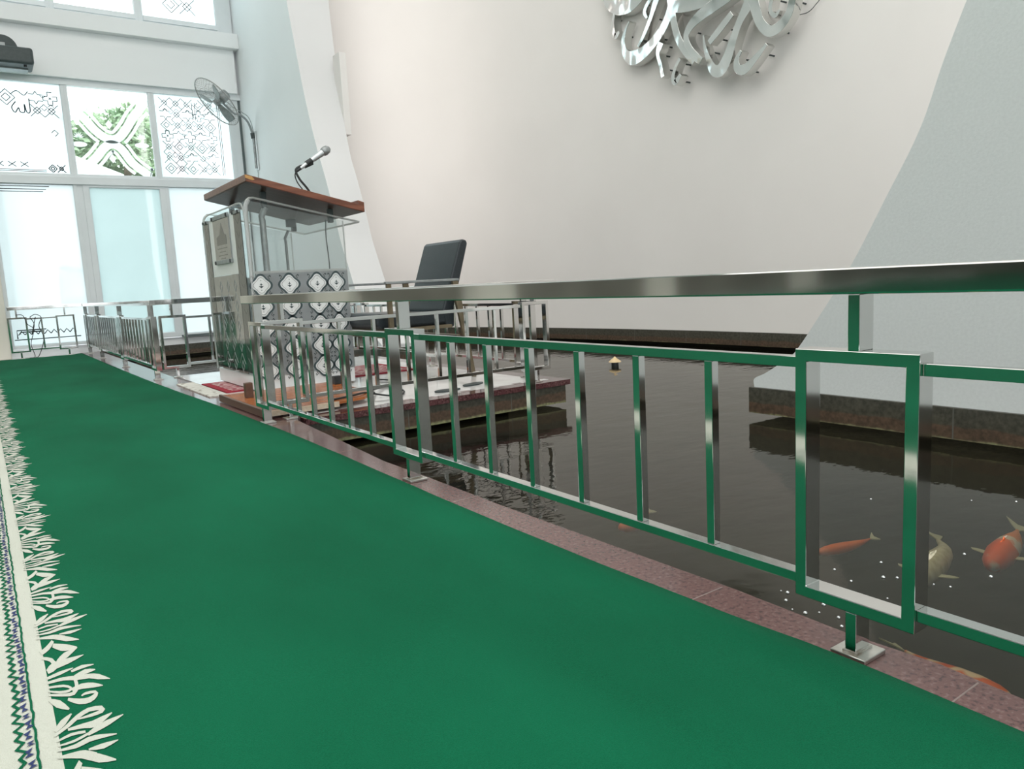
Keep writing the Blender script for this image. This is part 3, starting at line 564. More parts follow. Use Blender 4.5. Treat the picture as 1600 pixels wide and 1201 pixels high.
while y < 9.2:
    zz.append(((-0.024 if i % 2 else -0.0165)+rnd.uniform(-0.002, 0.002), y)); y += 0.0125; i += 1
band(zz, 0.004, 0)
y = -0.4
while y < 9.2:
    x = -0.0105+rnd.uniform(-0.002, 0.002); h = rnd.uniform(0.012, 0.03)
    V = [bm.verts.new((x+a, y+b, chh(x, y)+0.0014)) for a, b in ((-0.003-rnd.uniform(0, 0.003), 0), (0.005, h*rnd.uniform(0, 0.3)), (0.0, h*0.45), (0.004, h), (-0.005, h*0.7), (-0.001, h*0.4))]
    bm.faces.new(V).material_index = 2
    y += h+rnd.uniform(0.002, 0.008)
cp = link('carpet', bm, [M['carpet'], M['carpet_cream'], M['carpet_blue']])
tag(cp, 'long green prayer carpet with a cream leafy border running beside the steel railing', 'carpet')

# ================================================================== steel railings
D = 0.035; ST = 0.0175
def railing(name, label, axis, base, u0, u1, frames, nbal, extra_end=None, fw=0.175, skip_rail_ends=False):
    r = thing(name, label, 'railing', (base+D/2, (u0+u1)/2, 0) if axis == 'Y' else ((u0+u1)/2, base+D/2, 0), group=None)
    bpy.context.view_layer.update(); off = r.location.copy()
    def bb(a0, a1, z0, z1, d0=0.0, d1=D):
        bm = nb()
        if axis == 'Y': box(bm, base+d0-off.x, base+d1-off.x, a0-off.y, a1-off.y, z0, z1)
        else: box(bm, a0-off.x, a1-off.x, base+d0-off.y, base+d1-off.y, z0, z1)
        return bm
    link('handrail', bb(u0, u1, 0.5085, 0.5435, -0.002, D+0.002), M['steel'], r, bevel=0.0025)
    for c in frames:
        fr = nb(); o_ = [(c-fw/2, 0.066), (c+fw/2, 0.066), (c+fw/2, 0.433), (c-fw/2, 0.433)]; i_ = [(c-fw/2+ST, 0.066+ST), (c+fw/2-ST, 0.066+ST), (c+fw/2-ST, 0.433-ST), (c-fw/2+ST, 0.433-ST)]
        fn = (lambda a, b, d: (base+d-off.x, a-off.y, b)) if axis == 'Y' else (lambda a, b, d: (a-off.x, base+d-off.y, b))
        ring(fr, o_, i_, fn, 0, D)
        f = link('frame', fr, M['steel'], r, bevel=0.0012)
        link('post', bb(c-0.008, c+0.008, 0.433, 0.5085), M['steel'], r, bevel=0.001)
        link('post', bb(c-0.008, c+0.008, 0.006, 0.066), M['steel'], r, bevel=0.001)
        pl = link('base_plate', bb(c-0.026, c+0.026, 0.0, 0.007, -0.008, D+0.012), M['plate'], r, bevel=0.0015)
        link('weld', bb(c-0.0105, c+0.0105, 0.007, 0.010, -0.002, D+0.003), M['weld'], pl)
    for a, b in zip(frames, frames[1:]):
        a0 = a+fw/2; b0 = b-fw/2
        link('rail', bb(a0, b0, 0.405, 0.421, 0.008, 0.024), M['steel'], r, bevel=0.001)
        link('rail', bb(a0, b0, 0.082, 0.098, 0.006, 0.028), M['steel'], r, bevel=0.001)
        n = nbal if isinstance(nbal, int) else nbal[frames.index(a)]
        for k in range(n):
            u = a0+(b0-a0)*(k+1)/(n+1)
            link('baluster', bb(u-0.0078, u+0.0078, 0.098, 0.405, 0.008, 0.024), M['steel'], r, bevel=0.001)
    return r
railing('steel_railing', 'nearest polished steel railing beside the green carpet, running from the right edge to the lectern', 'Y', RX, -2.2, 3.375, [-2.1, -0.772, 0.556, 1.886, 3.2135], 6)
railing('steel_railing', 'far steel railing beyond the lectern along the carpet edge, ending at the windows', 'Y', RX, 5.50, 9.42, [5.60, 6.97, 8.37, 9.33], [8, 8, 5])
railing('steel_railing', 'steel railing on the platform edge nearest the camera, in front of the black chair', 'X', 3.2135-0.0, 0.985, 2.556, [1.066, 2.42], 6)
railing('steel_railing', 'steel railing along the pond side of the platform, behind the black chair', 'Y', 2.475, 3.25, 5.66, [3.42, 4.5, 5.58], 6)
railing('steel_railing', 'steel railing across the far side of the platform, behind the lectern', 'X', 5.60, 0.985, 2.47, [1.095, 2.36], 6)
railing('steel_railing', 'low steel railing standing in front of the frosted windows with black wires on it', 'X', 9.38, 0.26, 0.94, [0.335, 0.77], 1)

# black wires on the window railing
wr = thing('cable', 'thin black wires looped over the railing in front of the frosted windows', 'cable', (0.45, 9.36, 0))
for P in (((-0.12, 0, 0.46), (-0.06, -0.01, 0.45), (-0.03, 0, 0.36), (0.02, 0, 0.30), (-0.02, 0.0, 0.15), (0.0, -0.01, 0.02), (-0.05, -0.02, 0.006)),
          ((0.0, -0.01, 0.43), (0.05, -0.015, 0.455), (0.10, -0.01, 0.42), (0.07, 0, 0.33), (0.10, 0, 0.2), (0.04, -0.01, 0.03), (0.0, -0.02, 0.006)),
          ((0.0, -0.012, 0.43), (0.03, -0.012, 0.35), (0.0, -0.01, 0.26), (0.05, -0.012, 0.43))):
    link('wire', tube(nb(), crv(P, 6), 0.004, 6), M['black'], wr, smooth=True)

# ================================================================== lectern
LX0, LX1, LY0, LY1 = 1.222, 1.775, 4.14, 5.03
lec = thing('lectern', 'clear acrylic lectern with a sloping red-brown wooden top and patterned lower sides', 'lectern', (LX0, LY0, 0.012))
Z0 = 0.012
def T(x, y, z): return (x-LX0, y-LY0, z-Z0)
def lbox(x0, x1, y0, y1, z0, z1, bm=None, mi=0):
    return box(bm or nb(), x0-LX0, x1-LX0, y0-LY0, y1-LY0, z0-Z0, z1-Z0, mi)
# sloping wooden top: prism in XZ extruded over Y
def slope(x): return 1.170-(x-1.228)*(1.170-1.017)/(1.885-1.228)
P = [(1.228, slope(1.228)), (1.85, slope(1.85)), (1.85, slope(1.85)+0.022), (1.888, slope(1.888)+0.020), (1.888, slope(1.888)-0.036), (1.228, slope(1.228)-0.036)]
bm = nb(); prism(bm, P, lambda a, b, d: T(a, d, b), 4.085, 4.965)
board = link('top_board', bm, M['wood'], lec, bevel=0.003)
bm = nb(); prism(bm, [(1.235, slope(1.235)-0.0365), (1.88, slope(1.88)-0.0365), (1.88, slope(1.88)-0.038), (1.235, slope(1.235)-0.038)], lambda a, b, d: T(a, d, b), 4.09, 4.96)
link('underside', bm, M['wood_dark'], board)
bm = nb(); prism(bm, [(1.2275, 1.165), (1.262, 1.158), (1.275, 1.142), (1.262, 1.138), (1.2275, 1.150)], lambda a, b, d: T(a, d, b), 4.083, 4.09)
link('chipped_corner', bm, M['chip'], board)
# acrylic shell: front sheet, curved shoulder, sloping shelf
def sl2(x): return 1.058-(x-1.25)*(1.058-0.930)/(1.87-1.25)
sh = [(LX0, 0.09), (LX0, 0.5), (LX0, 0.9), (LX0, 0.97), (LX0, 0.99), (LX0+0.004, 1.018), (LX0+0.014, 1.040), (LX0+0.030, 1.054), (LX0+0.052, 1.056), (1.87, 0.930)]
bm = nb(); n = len(sh); inn = offs(sh, -0.008)
prism(bm, sh+inn[::-1], lambda a, b, d: T(a, d, b), LY0, LY1)
link('front_sheet', bm, M['acrylic'], lec)
for yy in (LY0, LY1):
    link('sheet_edge', tube(nb(), [T(a, yy, b) for a, b in sh], 0.0055, 8), M['acrylic_edge'], lec, smooth=True)
link('sheet_edge', tube(nb(), [T(LX0+0.008, LY0+0.008, 0.1), T(LX0+0.008, LY0+0.008, 0.5), T(LX0+0.008, LY0+0.008, 0.97), T(LX0+0.014, LY0+0.008, 1.02), T(LX0+0.03, LY0+0.008, 1.045)], 0.011, 10), M['acrylic_edge'], lec, smooth=True)
link('sheet_edge', tube(nb(), [T(1.87, LY0, 0.930), T(1.87, LY1, 0.930)], 0.005, 8), M['acrylic_edge'], lec, smooth=True)
# rounded top line of the front sheet seen from the hall
link('sheet_edge', tube(nb(), [T(LX0-0.001, y, z) for y, z in cr2([(LY0+0.005, 0.95), (LY0+0.010, 0.985), (LY0+0.035, 1.02), (LY0+0.07, 1.032), (LY0+0.14, 1.036), (LY0+0.3, 1.036), (LY1-0.3, 1.036), (LY1-0.14, 1.036), (LY1-0.07, 1.025), (LY1-0.02, 0.99), (LY1-0.006, 0.95), (LY1-0.004, 0.88), (LY1-0.004, 0.5), (LY1-0.004, 0.1)], 5)], 0.005, 8), M['acrylic_edge'], lec, smooth=True)
for yy in (LY0+0.004, LY1-0.012):
    P = [(LX0+0.008, 0.09), (LX1, 0.09), (LX1, sl2(LX1)-0.012), (LX0+0.03, 1.040), (LX0+0.008, 0.99)]
    bm = nb(); prism(bm, P, lambda a, b, d: T(a, d, b), yy, yy+0.008)
    sd = link('side_sheet', bm, M['acrylic'], lec)
    link('sheet_edge', tube(nb(), [T(LX1, yy+0.004, 0.09), T(LX1, yy+0.004, sl2(LX1)-0.012)], 0.004, 6), M['acrylic_edge'], lec, smooth=True)
# etched lower side panels with four columns of lobed diamonds
def lobed(cx, cz, r, k=0.13, sx=1.0, n=32): return [(cx+sx*r*(1+k*math.cos(4*t))*math.cos(t), cz+r*(1+k*math.cos(4*t))*math.sin(t)) for t in [2*PI*i/n for i in range(n)]]
for yy, s in ((LY0-0.001, 1), (LY1-0.004, 0)):
    pn = link('etched_panel', lbox(LX0+0.03, LX1-0.003, yy, yy+0.004, 0.10, 0.655), M['etch_grey'], lec)
    if not s: continue
    bm = nb(); fn = lambda a, b, d: T(a, LY0-0.0015-d, b)
    for cxx in (1.273, 1.429, 1.589, 1.702):
        
        for j in range(5):
            cz = 0.592-j*0.117; sx = 1.0 if cxx < 1.69 else 0.9
            ring(bm, lobed(cxx, cz, 0.0570, 0.12, sx), lobed(cxx, cz, 0.0468, 0.12, sx), fn, 0, 0.001, 0)
            prism(bm, lobed(cxx, cz, 0.0455, 0.12, sx), fn, 0, 0.001, 1)
            ring(bm, lobed(cxx, cz, 0.0385, 0.12, sx), lobed(cxx, cz, 0.0368, 0.12, sx), fn, 0.001, 0.0016, 2)
            # little flower
            prism(bm, [(cxx-0.014, cz-0.003), (cxx, cz-0.016), (cxx+0.014, cz-0.003), (cxx+0.004, cz-0.005), (cxx, cz-0.001), (cxx-0.004, cz-0.005)], fn, 0.001, 0.002, 0)
            prism(bm, [(cxx-0.009, cz+0.003), (cxx, cz), (cxx+0.009, cz+0.003), (cxx+0.003, cz+0.006), (cxx, cz+0.014), (cxx-0.003, cz+0.006)], fn, 0.001, 0.002, 0)
            for q in (-1, 1): prism(bm, [(cxx+0.0025*math.cos(t), cz+q*0.026+0.0025*math.sin(t)) for t in [PI/3*i for i in range(6)]], fn, 0.001, 0.002, 0)
            for q in (-1, 1):
                for h in (-1, 1):
                    x_ = cxx+q*0.052*sx; z_ = cz+h*0.046
                    strip(bm, [(x_, z_+0.008*h), (x_-q*0.012, z_-h*0.002), (x_-q*0.004, z_-0.016*h)], 0.0016, fn, 0, 0.001, 2)
                    prism(bm, [(x_-0.004, z_), (x_+0.003, z_-0.003), (x_+0.004, z_+0.004), (x_-0.002, z_+0.005)], fn, 0.001, 0.0015, 0)
    link('printed_pattern', bm, [M['etch_dark'], M['etch_white'], M['strip']], pn)
    tube_ = None
link('panel_rim', lbox(LX0+0.02, LX1, LY0-0.003, LY0+0.006, 0.655, 0.668), M['acrylic_edge'], lec)
# front face: smoked strips, plaque, lower smoked panel
FX = LX0-0.002
for (a, b) in ((4.205, 4.335), (4.885, 4.985)):
    st = link('smoked_strip', lbox(FX-0.004, FX, a, b, 0.11, 0.995), M['strip'], lec)
    bm = nb(); fn = lambda p, q, d: T(FX-0.004-d, p, q); w_ = (b-a)
    for k in range(12):
        z = 0.96-k*0.07; c = (a+b)/2
        strip(bm, [(c-w_*0.3, z), (c, z-0.03), (c+w_*0.3, z)], 0.0015, fn, 0, 0.0008)
    link('zigzag', bm, M['panel_front'], st)
    cl = link('clip', lbox(FX-0.012, FX, a-0.004, b+0.004, 0.985, 1.002), M['grey_metal'], lec, bevel=0.002)
    for q in (a+0.014, b-0.014): link('screw', tube(nb(), [T(FX-0.016, q, 0.993), T(FX-0.011, q, 0.993)], 0.009, 10), M['black'], cl)
pw = link('white_panel', lbox(FX-0.001, FX+0.001, 4.345, 4.88, 0.665, 1.0), M['white_gloss'], lec)
pl = link('plaque', lbox(FX-0.008, FX-0.002, 4.43, 4.765, 0.735, 1.005), M['panel_front'], lec, bevel=0.001)
pl['label'] = 'small grey plaque held by four dark clips'
bm = nb(); fn = lambda p, q, d: T(FX-0.008-d, p, q)
prism(bm, [(4.50, 0.84), (4.50, 0.89), (4.54, 0.90), (4.56, 0.93), (4.585, 0.965), (4.61, 0.93), (4.63, 0.90), (4.70, 0.885), (4.70, 0.84)], fn, 0, 0.001, 0)
for z, w_ in ((0.82, 0.10), (0.80, 0.06), (0.78, 0.09), (0.762, 0.05)): strip(bm, [(4.60-w_, z), (4.60+w_, z)], 0.0025, fn, 0, 0.001, 0)
link('relief', bm, M['strip'], pl)
for z in (0.742, 0.998):
    c = link('clip', lbox(FX-0.014, FX-0.002, 4.425, 4.77, z-0.012, z+0.012), M['grey_metal'], pl, bevel=0.002)
    for q in (4.44, 4.755): link('screw', tube(nb(), [T(FX-0.018, q, z), T(FX-0.013, q, z)], 0.011, 10), M['black'], pl)
lp = link('lower_panel', lbox(FX-0.003, FX, 4.345, 4.88, 0.10, 0.663), M['panel_front'], lec)
bm = nb(); fn = lambda p, q, d: T(FX-0.003-d, p, q)
for j in range(5):
    for cyy in (4.43, 4.58, 4.73):
        cz = 0.60-j*0.115
        ring(bm, [(cyy+0.030*math.cos(t), cz+0.035*math.sin(t)) for t in [PI/2*i for i in range(4)]], [(cyy+0.022*math.cos(t), cz+0.026*math.sin(t)) for t in [PI/2*i for i in range(4)]], fn, 0, 0.001)
        if j < 4:
            for q in (-1, 1): strip(bm, [(cyy, cz-0.04), (cyy+q*0.055, cz-0.1)], 0.0015, fn, 0, 0.001)
link('diamond_pattern', bm, M['grey_metal'], lp)
link('base', lbox(LX0+0.004, LX1, LY0+0.006, LY1-0.01, 0.012, 0.095), M['white_gloss'], lec, bevel=0.004)
# inner steel posts, spacers
def fat(P, r): return tube(nb(), [T(*p) for p in P], r, 12)
for (px, py) in ((1.348, 4.25), (1.348, 4.90), (1.70, 4.92)):
    pb = sl2(px)-0.02
    link('inner_post', fat([(px, py, 0.095), (px, py, pb-0.07), (px-0.004, py, pb-0.05), (px+0.02, py-0.01, pb)], 0.0175 if px < 1.6 else 0.009), M['grey_metal'], lec, smooth=True)
for px in (1.36, 1.74):
    for py in (4.24, 4.86):
        bm = nb(); lbox(px-0.014, px+0.014, py-0.014, py+0.014, sl2(px)-0.022, slope(px)-0.039, bm)
        link('spacer', bm, M['dark_grey'], lec, bevel=0.002)
link('shelf_stop', lbox(1.56, 1.60, 4.45, 4.49, 0.93, 0.975), M['dark_grey'], lec, bevel=0.002)

# microphone on a gooseneck
mic = thing('microphone', 'silver and black microphone on a bent black gooseneck standing on the wooden lectern top', 'microphone', (1.69, 4.42, slope(1.69)))
def Q(x, z, y=4.42): return (x-1.69, y-4.42, z-slope(1.69))
link('mount', tube(nb(), [Q(1.69, slope(1.69)-0.004), Q(1.69, slope(1.69)+0.008)], 0.022, 16), M['black'], mic)
link('gooseneck', tube(nb(), crv([Q(1.69, slope(1.69)), Q(1.71, 1.10), Q(1.685, 1.15), Q(1.645, 1.20), Q(1.625, 1.25), Q(1.65, 1.275), Q(1.69, 1.285)], 8), 0.0065, 10), M['black'], mic, smooth=True)
A0 = Vector(Q(1.630, 1.248)); A1 = Vector(Q(1.835, 1.385)); dr = (A1-A0).normalized()
def along(t): return A0+dr*t
Lm = (A1-A0).length
link('clip', tube(nb(), [along(0.075), along(0.115)], 0.017, 12), M['black'], mic, smooth=True)
link('clip_joint', tube(nb(), [Q(1.68, 1.275), Q(1.73, 1.298)], 0.012, 10), M['black'], mic, smooth=True)
link('body', tube(nb(), [along(0.03), along(0.05), along(Lm-0.06), along(Lm-0.045)], [0.010, 0.0115, 0.0185, 0.0195], 20), M['silver'], mic, smooth=True)
link('grille', tube(nb(), [along(Lm-0.045), along(Lm-0.04), along(Lm-0.025), along(Lm-0.005), along(Lm+0.008), along(Lm+0.013)], [0.0195, 0.024, 0.0265, 0.024, 0.014, 0.003], 20), M['grey_metal'], mic, smooth=True)
link('plug', tube(nb(), [along(-0.005), along(0.0), along(0.032)], [0.006, 0.009, 0.0095], 12), M['black'], mic, smooth=True)
cb = tube(nb(), crv([tuple(along(-0.004)), Q(1.618, 1.22), Q(1.63, 1.18), Q(1.665, 1.13), Q(1.70, 1.07), Q(1.715, slope(1.715)+0.005)], 6), 0.0035, 6)
link('cord', cb, M['black'], mic, smooth=True)
cd = link('cable', tube(nb(), crv([(1.69, 4.19, 0.945), (1.688, 4.20, 0.85), (1.69, 4.19, 0.70), (1.69, 4.20, 0.5), (1.70, 4.2, 0.3), (1.72, 4.2, 0.11)], 6), 0.0032, 6), M['black'], smooth=True)
tag(cd, 'thin black cable hanging down inside the clear lectern', 'cable')

# wooden step, cable and mats by the lectern
stp = thing('wooden_step', 'low brown wooden step with an orange-brown top at the foot of the lectern', 'step', (1.2, 3.7, 0))
bm = nb(); P = [(-0.212, -0.40), (0.12, -0.40), (0.27, -0.36), (0.36, -0.26), (0.38, -0.12), (0.38, 0.36), (-0.212, 0.36)]
prism(bm, P, lambda a, b, d: (a, b, d), 0.022, 0.036); link('top', bm, M['wood_orange'], stp, bevel=0.002)
link('side_panel', box(nb(), -0.222, -0.208, -0.40, 0.37, 0.004, 0.040), M['wood_step'], stp, bevel=0.002)
link('front_edge', box(nb(), -0.2, 0.12, -0.408, -0.40, 0.012, 0.036), M['board_edge'], stp)
for (x, y) in ((-0.16, -0.34), (-0.16, 0.30), (0.32, 0.28), (0.2, -0.28)): link('foot', box(nb(), x-0.02, x+0.02, y-0.02, y+0.02, 0, 0.022), M['wood_dark'], stp)
bk = link('wooden_block', B(-0.018, 0.018, -0.02, 0.02, 0, 0.075), M['wood_step'], bevel=0.002); bk.location = (1.065, 3.83, 0.036)
tag(bk, 'small dark wooden block standing upright on the low wooden step', 'block')
bf = link('black_box', B(-0.022, 0.022, -0.02, 0.02, 0, 0.045), M['black'], bevel=0.003); bf.location = (1.57, 3.92, 0.036)
tag(bf, 'small black box on the orange-brown step below the lectern', 'box')
cbl = link('cable', tube(nb(), crv([(1.30, 3.34, 0.041), (1.42, 3.38, 0.042), (1.50, 3.42, 0.042), (1.60, 3.52, 0.02), (1.66, 3.70, 0.01), (1.76, 3.86, 0.008), (1.80, 3.70, 0.008), (1.76, 3.50, 0.008), (1.66, 3.40, 0.008), (1.58, 3.50, 0.022), (1.64, 3.62, 0.02), (1.80, 3.80, 0.008), (1.92, 3.98, 0.008), (1.9, 4.1, 0.008)], 8), 0.005, 6), M['black'], smooth=True)
tag(cbl, 'coiled black cable on the platform floor between the step and the chair', 'cable')
rug = thing('prayer_rug', 'red bordered patterned rug lying under the lectern and the black chair', 'rug', (1.7, 4.72, 0))
link('border', B(-0.60, 0.62, -0.32, 0.26, 0.0005, 0.006), M['rug_red'], rug)
link('field', B(-0.56, 0.58, -0.28, 0.22, 0.006, 0.0075), M['rug_pink'], rug)
mt = link('floor_mat', B(-0.05, 0.05, -0.42, 0.42, 0.0, 0.006), M['mat_cream']); mt.location = (1.035, 4.72, 0.0005)
tag(mt, 'narrow cream speckled mat beside the carpet at the lectern opening', 'mat')
for i, (x, y) in enumerate(((1.93, 3.36), (2.14, 3.44))):
    s = nb(); prism(s, [(0.075*math.cos(t)*(1+0.12*math.cos(t)), 0.035*math.sin(t)) for t in [2*PI*k/24 for k in range(24)]], lambda a, b, d: (a, b, d), 0.0, 0.007)
    o = link('floor_pad', s, M['dark_grey'], bevel=0.002); o.location = (x, y, 0.0005); o.rotation_euler = (0, 0, 0.3*i)
    tag(o, ['flat grey oval pad on the platform, nearer the lectern', 'flat grey oval pad on the platform, nearer the chair\'s rear legs'][i], 'pad', 'grey pads on the platform floor')

# ================================================================== chair
ch = thing('armchair', 'black leather armchair with a tall back and bronze metal frame on the marble platform', 'chair', (2.05, 4.05, 0))
def c_(x, y, z): return (x-2.05, y-4.05, z)
def cbox(x0, x1, y0, y1, z0, z1): return box(nb(), x0-2.05, x1-2.05, y0-4.05, y1-4.05, z0, z1)
def cushion(P, y0, y1, m, name):
    bm = nb(); prism(bm, P, lambda a, b, d: c_(a, d, b), y0, y1)
    return link(name, bm, m, ch, bevel=0.018, seg=4, smooth=False)
cushion([(1.765, 0.335), (1.765, 0.392), (1.80, 0.405), (2.24, 0.392), (2.24, 0.318), (1.80, 0.318)], 3.79, 4.33, M['leather'], 'seat')
bk_ = cushion([(2.205, 0.300), (2.187, 0.40), (2.328, 0.785), (2.345, 0.802), (2.375, 0.796), (2.381, 0.775), (2.267, 0.42), (2.26, 0.300)], 3.785, 4.22, M['leather'], 'backrest')
for y in (3.735, 4.345):
    link('leg', cbox(1.822, 1.848, y, y+0.022, 0, 0.565), M['bronze'], ch, bevel=0.002)
    bm = nb(); prism(bm, [(2.335, 0), (2.358, 0), (2.285, 0.47), (2.27, 0.565), (2.235, 0.565), (2.245, 0.47)], lambda a, b, d: c_(a, d, b), y, y+0.022)
    link('leg', bm, M['bronze'], ch, bevel=0.002)
    link('armrest', cbox(1.815, 2.275, y-0.004, y+0.026, 0.563, 0.577), M['grey_metal'], ch, bevel=0.003)
link('seat_frame', cbox(1.81, 2.22, 3.745, 4.36, 0.300, 0.318), M['bronze'], ch, bevel=0.002)
link('crossbar', cbox(1.80, 1.82, 3.757, 4.345, 0.270, 0.290), M['bronze'], ch)
link('crossbar', cbox(2.255, 2.275, 3.757, 4.345, 0.235, 0.255), M['bronze'], ch)

# ================================================================== calligraphy
cal = thing('wall_calligraphy', 'mirror steel calligraphy emblem of curling strokes mounted high on the cream wall', 'wall ornament', (5.28, 4.6, 3.2))
KS = 5.28/5.2
for ci, L in enumerate(CALLI):
    A = crv([(a*KS, 0.55+(b-0.55)*KS, w*1.22) for a, b, w in L], 6)
    bm = nb(); strip(bm, [(v.x-4.6, v.y-3.2) for v in A], [max(v.z, 0.004) for v in A], lambda a, b, d: (d, a, b), -0.02-0.0021*ci, 0.07-0.0021*ci)
    s = link('stroke', bm, M['mirror'], cal, bevel=0.002)
    if len(A) > 12:
        for q in (0.15, 0.5, 0.85):
            v = A[int(q*(len(A)-1))]; yy = v.x
            link('stud', tube(nb(), [(0.05, v.x-4.6, v.y-3.2), (xb(yy)-5.28-0.001, v.x-4.6, v.y-3.2)], 0.007, 8), M['dark_grey'], s)
UP = [[(5.60, 3.25, .03), (5.66, 3.6, .05), (5.55, 4.0, .05), (5.30, 4.25, .04), (5.1, 4.1, .02)], [(3.60, 2.75, .03), (3.50, 3.1, .05), (3.55, 3.6, .055), (3.8, 4.0, .05), (4.05, 4.15, .02)],
      [(4.70, 2.95, .05), (4.72, 3.4, .05), (4.62, 3.9, .05), (4.66, 4.3, .04)], [(5.02, 3.03, .03), (4.95, 3.4, .06), (4.7, 3.7, .06), (4.35, 3.75, .05), (4.1, 3.5, .04), (4.15, 3.15, .03), (4.3, 2.9, .03)],
      [(4.15, 2.86, .06), (3.95, 3.2, .06), (4.0, 3.6, .05), (4.3, 3.95, .05), (4.6, 4.1, .02)], [(5.4, 3.5, .02), (5.3, 3.35, .05), (5.15, 3.4, .05), (5.1, 3.6, .02)]]
for ci, L in enumerate(UP):
    A = crv(L, 6); bm = nb(); strip(bm, [(v.x-4.6, v.y-3.2) for v in A], [max(v.z, 0.004) for v in A], lambda a, b, d: (d, a, b), -0.008+0.0023*ci, 0.075+0.0013*ci)
    s = link('stroke', bm, M['mirror'], cal, bevel=0.002)
    v = A[len(A)//2]; link('stud', tube(nb(), [(0.05, v.x-4.6, v.y-3.2), (xb(v.x)-5.28-0.001, v.x-4.6, v.y-3.2)], 0.008, 8), M['dark_grey'], s)
yy = 3.55
cw = link('wire', tube(nb(), crv([(5.37, 3.62, 2.43), (5.38, 3.56, 2.43), (5.38, 3.50, 2.46), (5.39, 3.44, 2.54), (5.39, 3.42, 2.75), (5.38, 3.5, 3.1)], 6), 0.003, 6), M['dark_grey'], cal); cw.matrix_parent_inverse = Matrix.Translation(-cal.location)

# ================================================================== wall fan
fan = thing('wall_fan', 'grey wall fan with a round wire cage on a curved arm beside the window', 'fan', (XF, 9.12, 2.0))
fo = Vector((XF, 9.12, 2.0)); FC = Vector((2.40, 8.74, 2.625)); fd = Vector((-0.72, -0.10, -0.62)).normalized()
s1 = fd.cross(Vector((0, 0, 1))).normalized(); s2 = s1.cross(fd).normalized()
def fp(a, r, d): return FC-fo+(s1*math.cos(a)+s2*math.sin(a))*r+fd*d
link('wall_plate', box(nb(), -0.02, 0, -0.035, 0.035, -0.02, 0.42), M['silver'], fan, bevel=0.004)
mot = FC-fo-fd*0.09
link('arm', tube(nb(), crv([(-0.03, 0, 0.0), (-0.03, 0, 0.2), (-0.035, 0, 0.38), (-0.09, -0.03, 0.52), (-0.20, -0.12, 0.57), (-0.30, -0.25, 0.55), tuple(mot-Vector((0, 0, 0.06)))], 8), [0.013]*43, 10), M['grey_metal'], fan, smooth=True)
link('arm_clamp', tube(nb(), [(-0.03, 0, 0.34), (-0.035, 0, 0.40)], 0.026, 12), M['dark_grey'], fan)
link('cord', tube(nb(), crv([tuple(mot), (-0.28, -0.2, 0.62), (-0.16, -0.1, 0.60), (-0.06, -0.03, 0.54), (-0.015, 0, 0.30), (-0.008, 0.03, -0.3)], 8), 0.004, 6), M['grey_metal'], fan, smooth=True)
link('motor', tube(nb(), [FC-fo-fd*0.16, FC-fo-fd*0.15, FC-fo-fd*0.07, FC-fo-fd*0.04, FC-fo-fd*0.035], [0.03, 0.055, 0.062, 0.05, 0.02], 20), M['grey_metal'], fan, smooth=True)
R_ = 0.285
link('cage_rim', tube(nb(), [fp(2*PI*k/48, R_, 0) for k in range(48)], 0.006, 8, closed=True), M['cage'], fan, smooth=True)
for nm, dz in (('front_cage', 0.055), ('back_cage', -0.055)):
    bm = nb()
    for k in range(40):
        a = 2*PI*k/40; tube(bm, [fp(a, 0.04, dz), fp(a+0.06, 0.12, dz*0.95), fp(a+0.1, 0.22, dz*0.75), fp(a+0.12, R_, 0)], 0.0011, 4)
    for r_, d_ in ((0.04, dz), (0.085, dz), (0.14, dz*0.9), (0.19, dz*0.7)): tube(bm, [fp(2*PI*k/36, r_, d_) for k in range(36)], 0.0012, 4, closed=True)
    link(nm, bm, M['cage'], fan)
link('hub', tube(nb(), [FC-fo-fd*0.03, FC-fo+fd*0.02, FC-fo+fd*0.03], [0.035, 0.035, 0.015], 16), M['grey_metal'], fan, smooth=True)
for k in range(3):
    bm = nb(); a0 = 2*PI*k/3+0.5; g = []
    for i in range(7):
        r_ = 0.03+0.21*i/6; w_ = 0.25+0.55*math.sin(PI*min(1, i/6*0.8+0.1))
        g.append([bm.verts.new(fp(a0-w_*0.5+w_*j/5, r_, -0.018+0.036*j/5)) for j in range(6)])
    for a, b in zip(g, g[1:]):
        for j in range(5): bm.faces.new((a[j], a[j+1], b[j+1], b[j])).smooth = True
    bl = link('blade', bm, M['grey_metal'], fan); so = bl.modifiers.new('solid', 'SOLIDIFY'); so.thickness = 0.002

# ================================================================== projector on the beam
pj = thing('projector', 'dark grey projector hanging from a round bracket below the upper windows', 'projector', (0.55, 9.2, 2.86))
link('case', box(nb(), -0.27, 0.215, -0.20, 0.14, 0.03, 0.19), M['dark_grey'], pj, bevel=0.025, seg=3)
link('base_tray', box(nb(), -0.24, 0.17, -0.02, 0.12, 0.018, 0.032), M['grey_metal'], pj, bevel=0.004)
link('foot', tube(nb(), [(0.14, -0.14, 0.012), (0.14, -0.14, 0.032)], 0.014, 12), M['black'], pj)
link('bracket_disc', tube(nb(), [(-0.02, -0.02, 0.21), (-0.02, 0.03, 0.21)], 0.125, 32), M['dark_grey'], pj, bevel=0.004)
link('bracket_bar', box(nb(), -0.16, -0.0, -0.028, -0.02, 0.225, 0.26), M['grey_metal'], pj, bevel=0.002)
link('wall_arm', box(nb(), -0.10, -0.04, 0.03, 0.325, 0.17, 0.22), M['dark_grey'], pj, bevel=0.004)

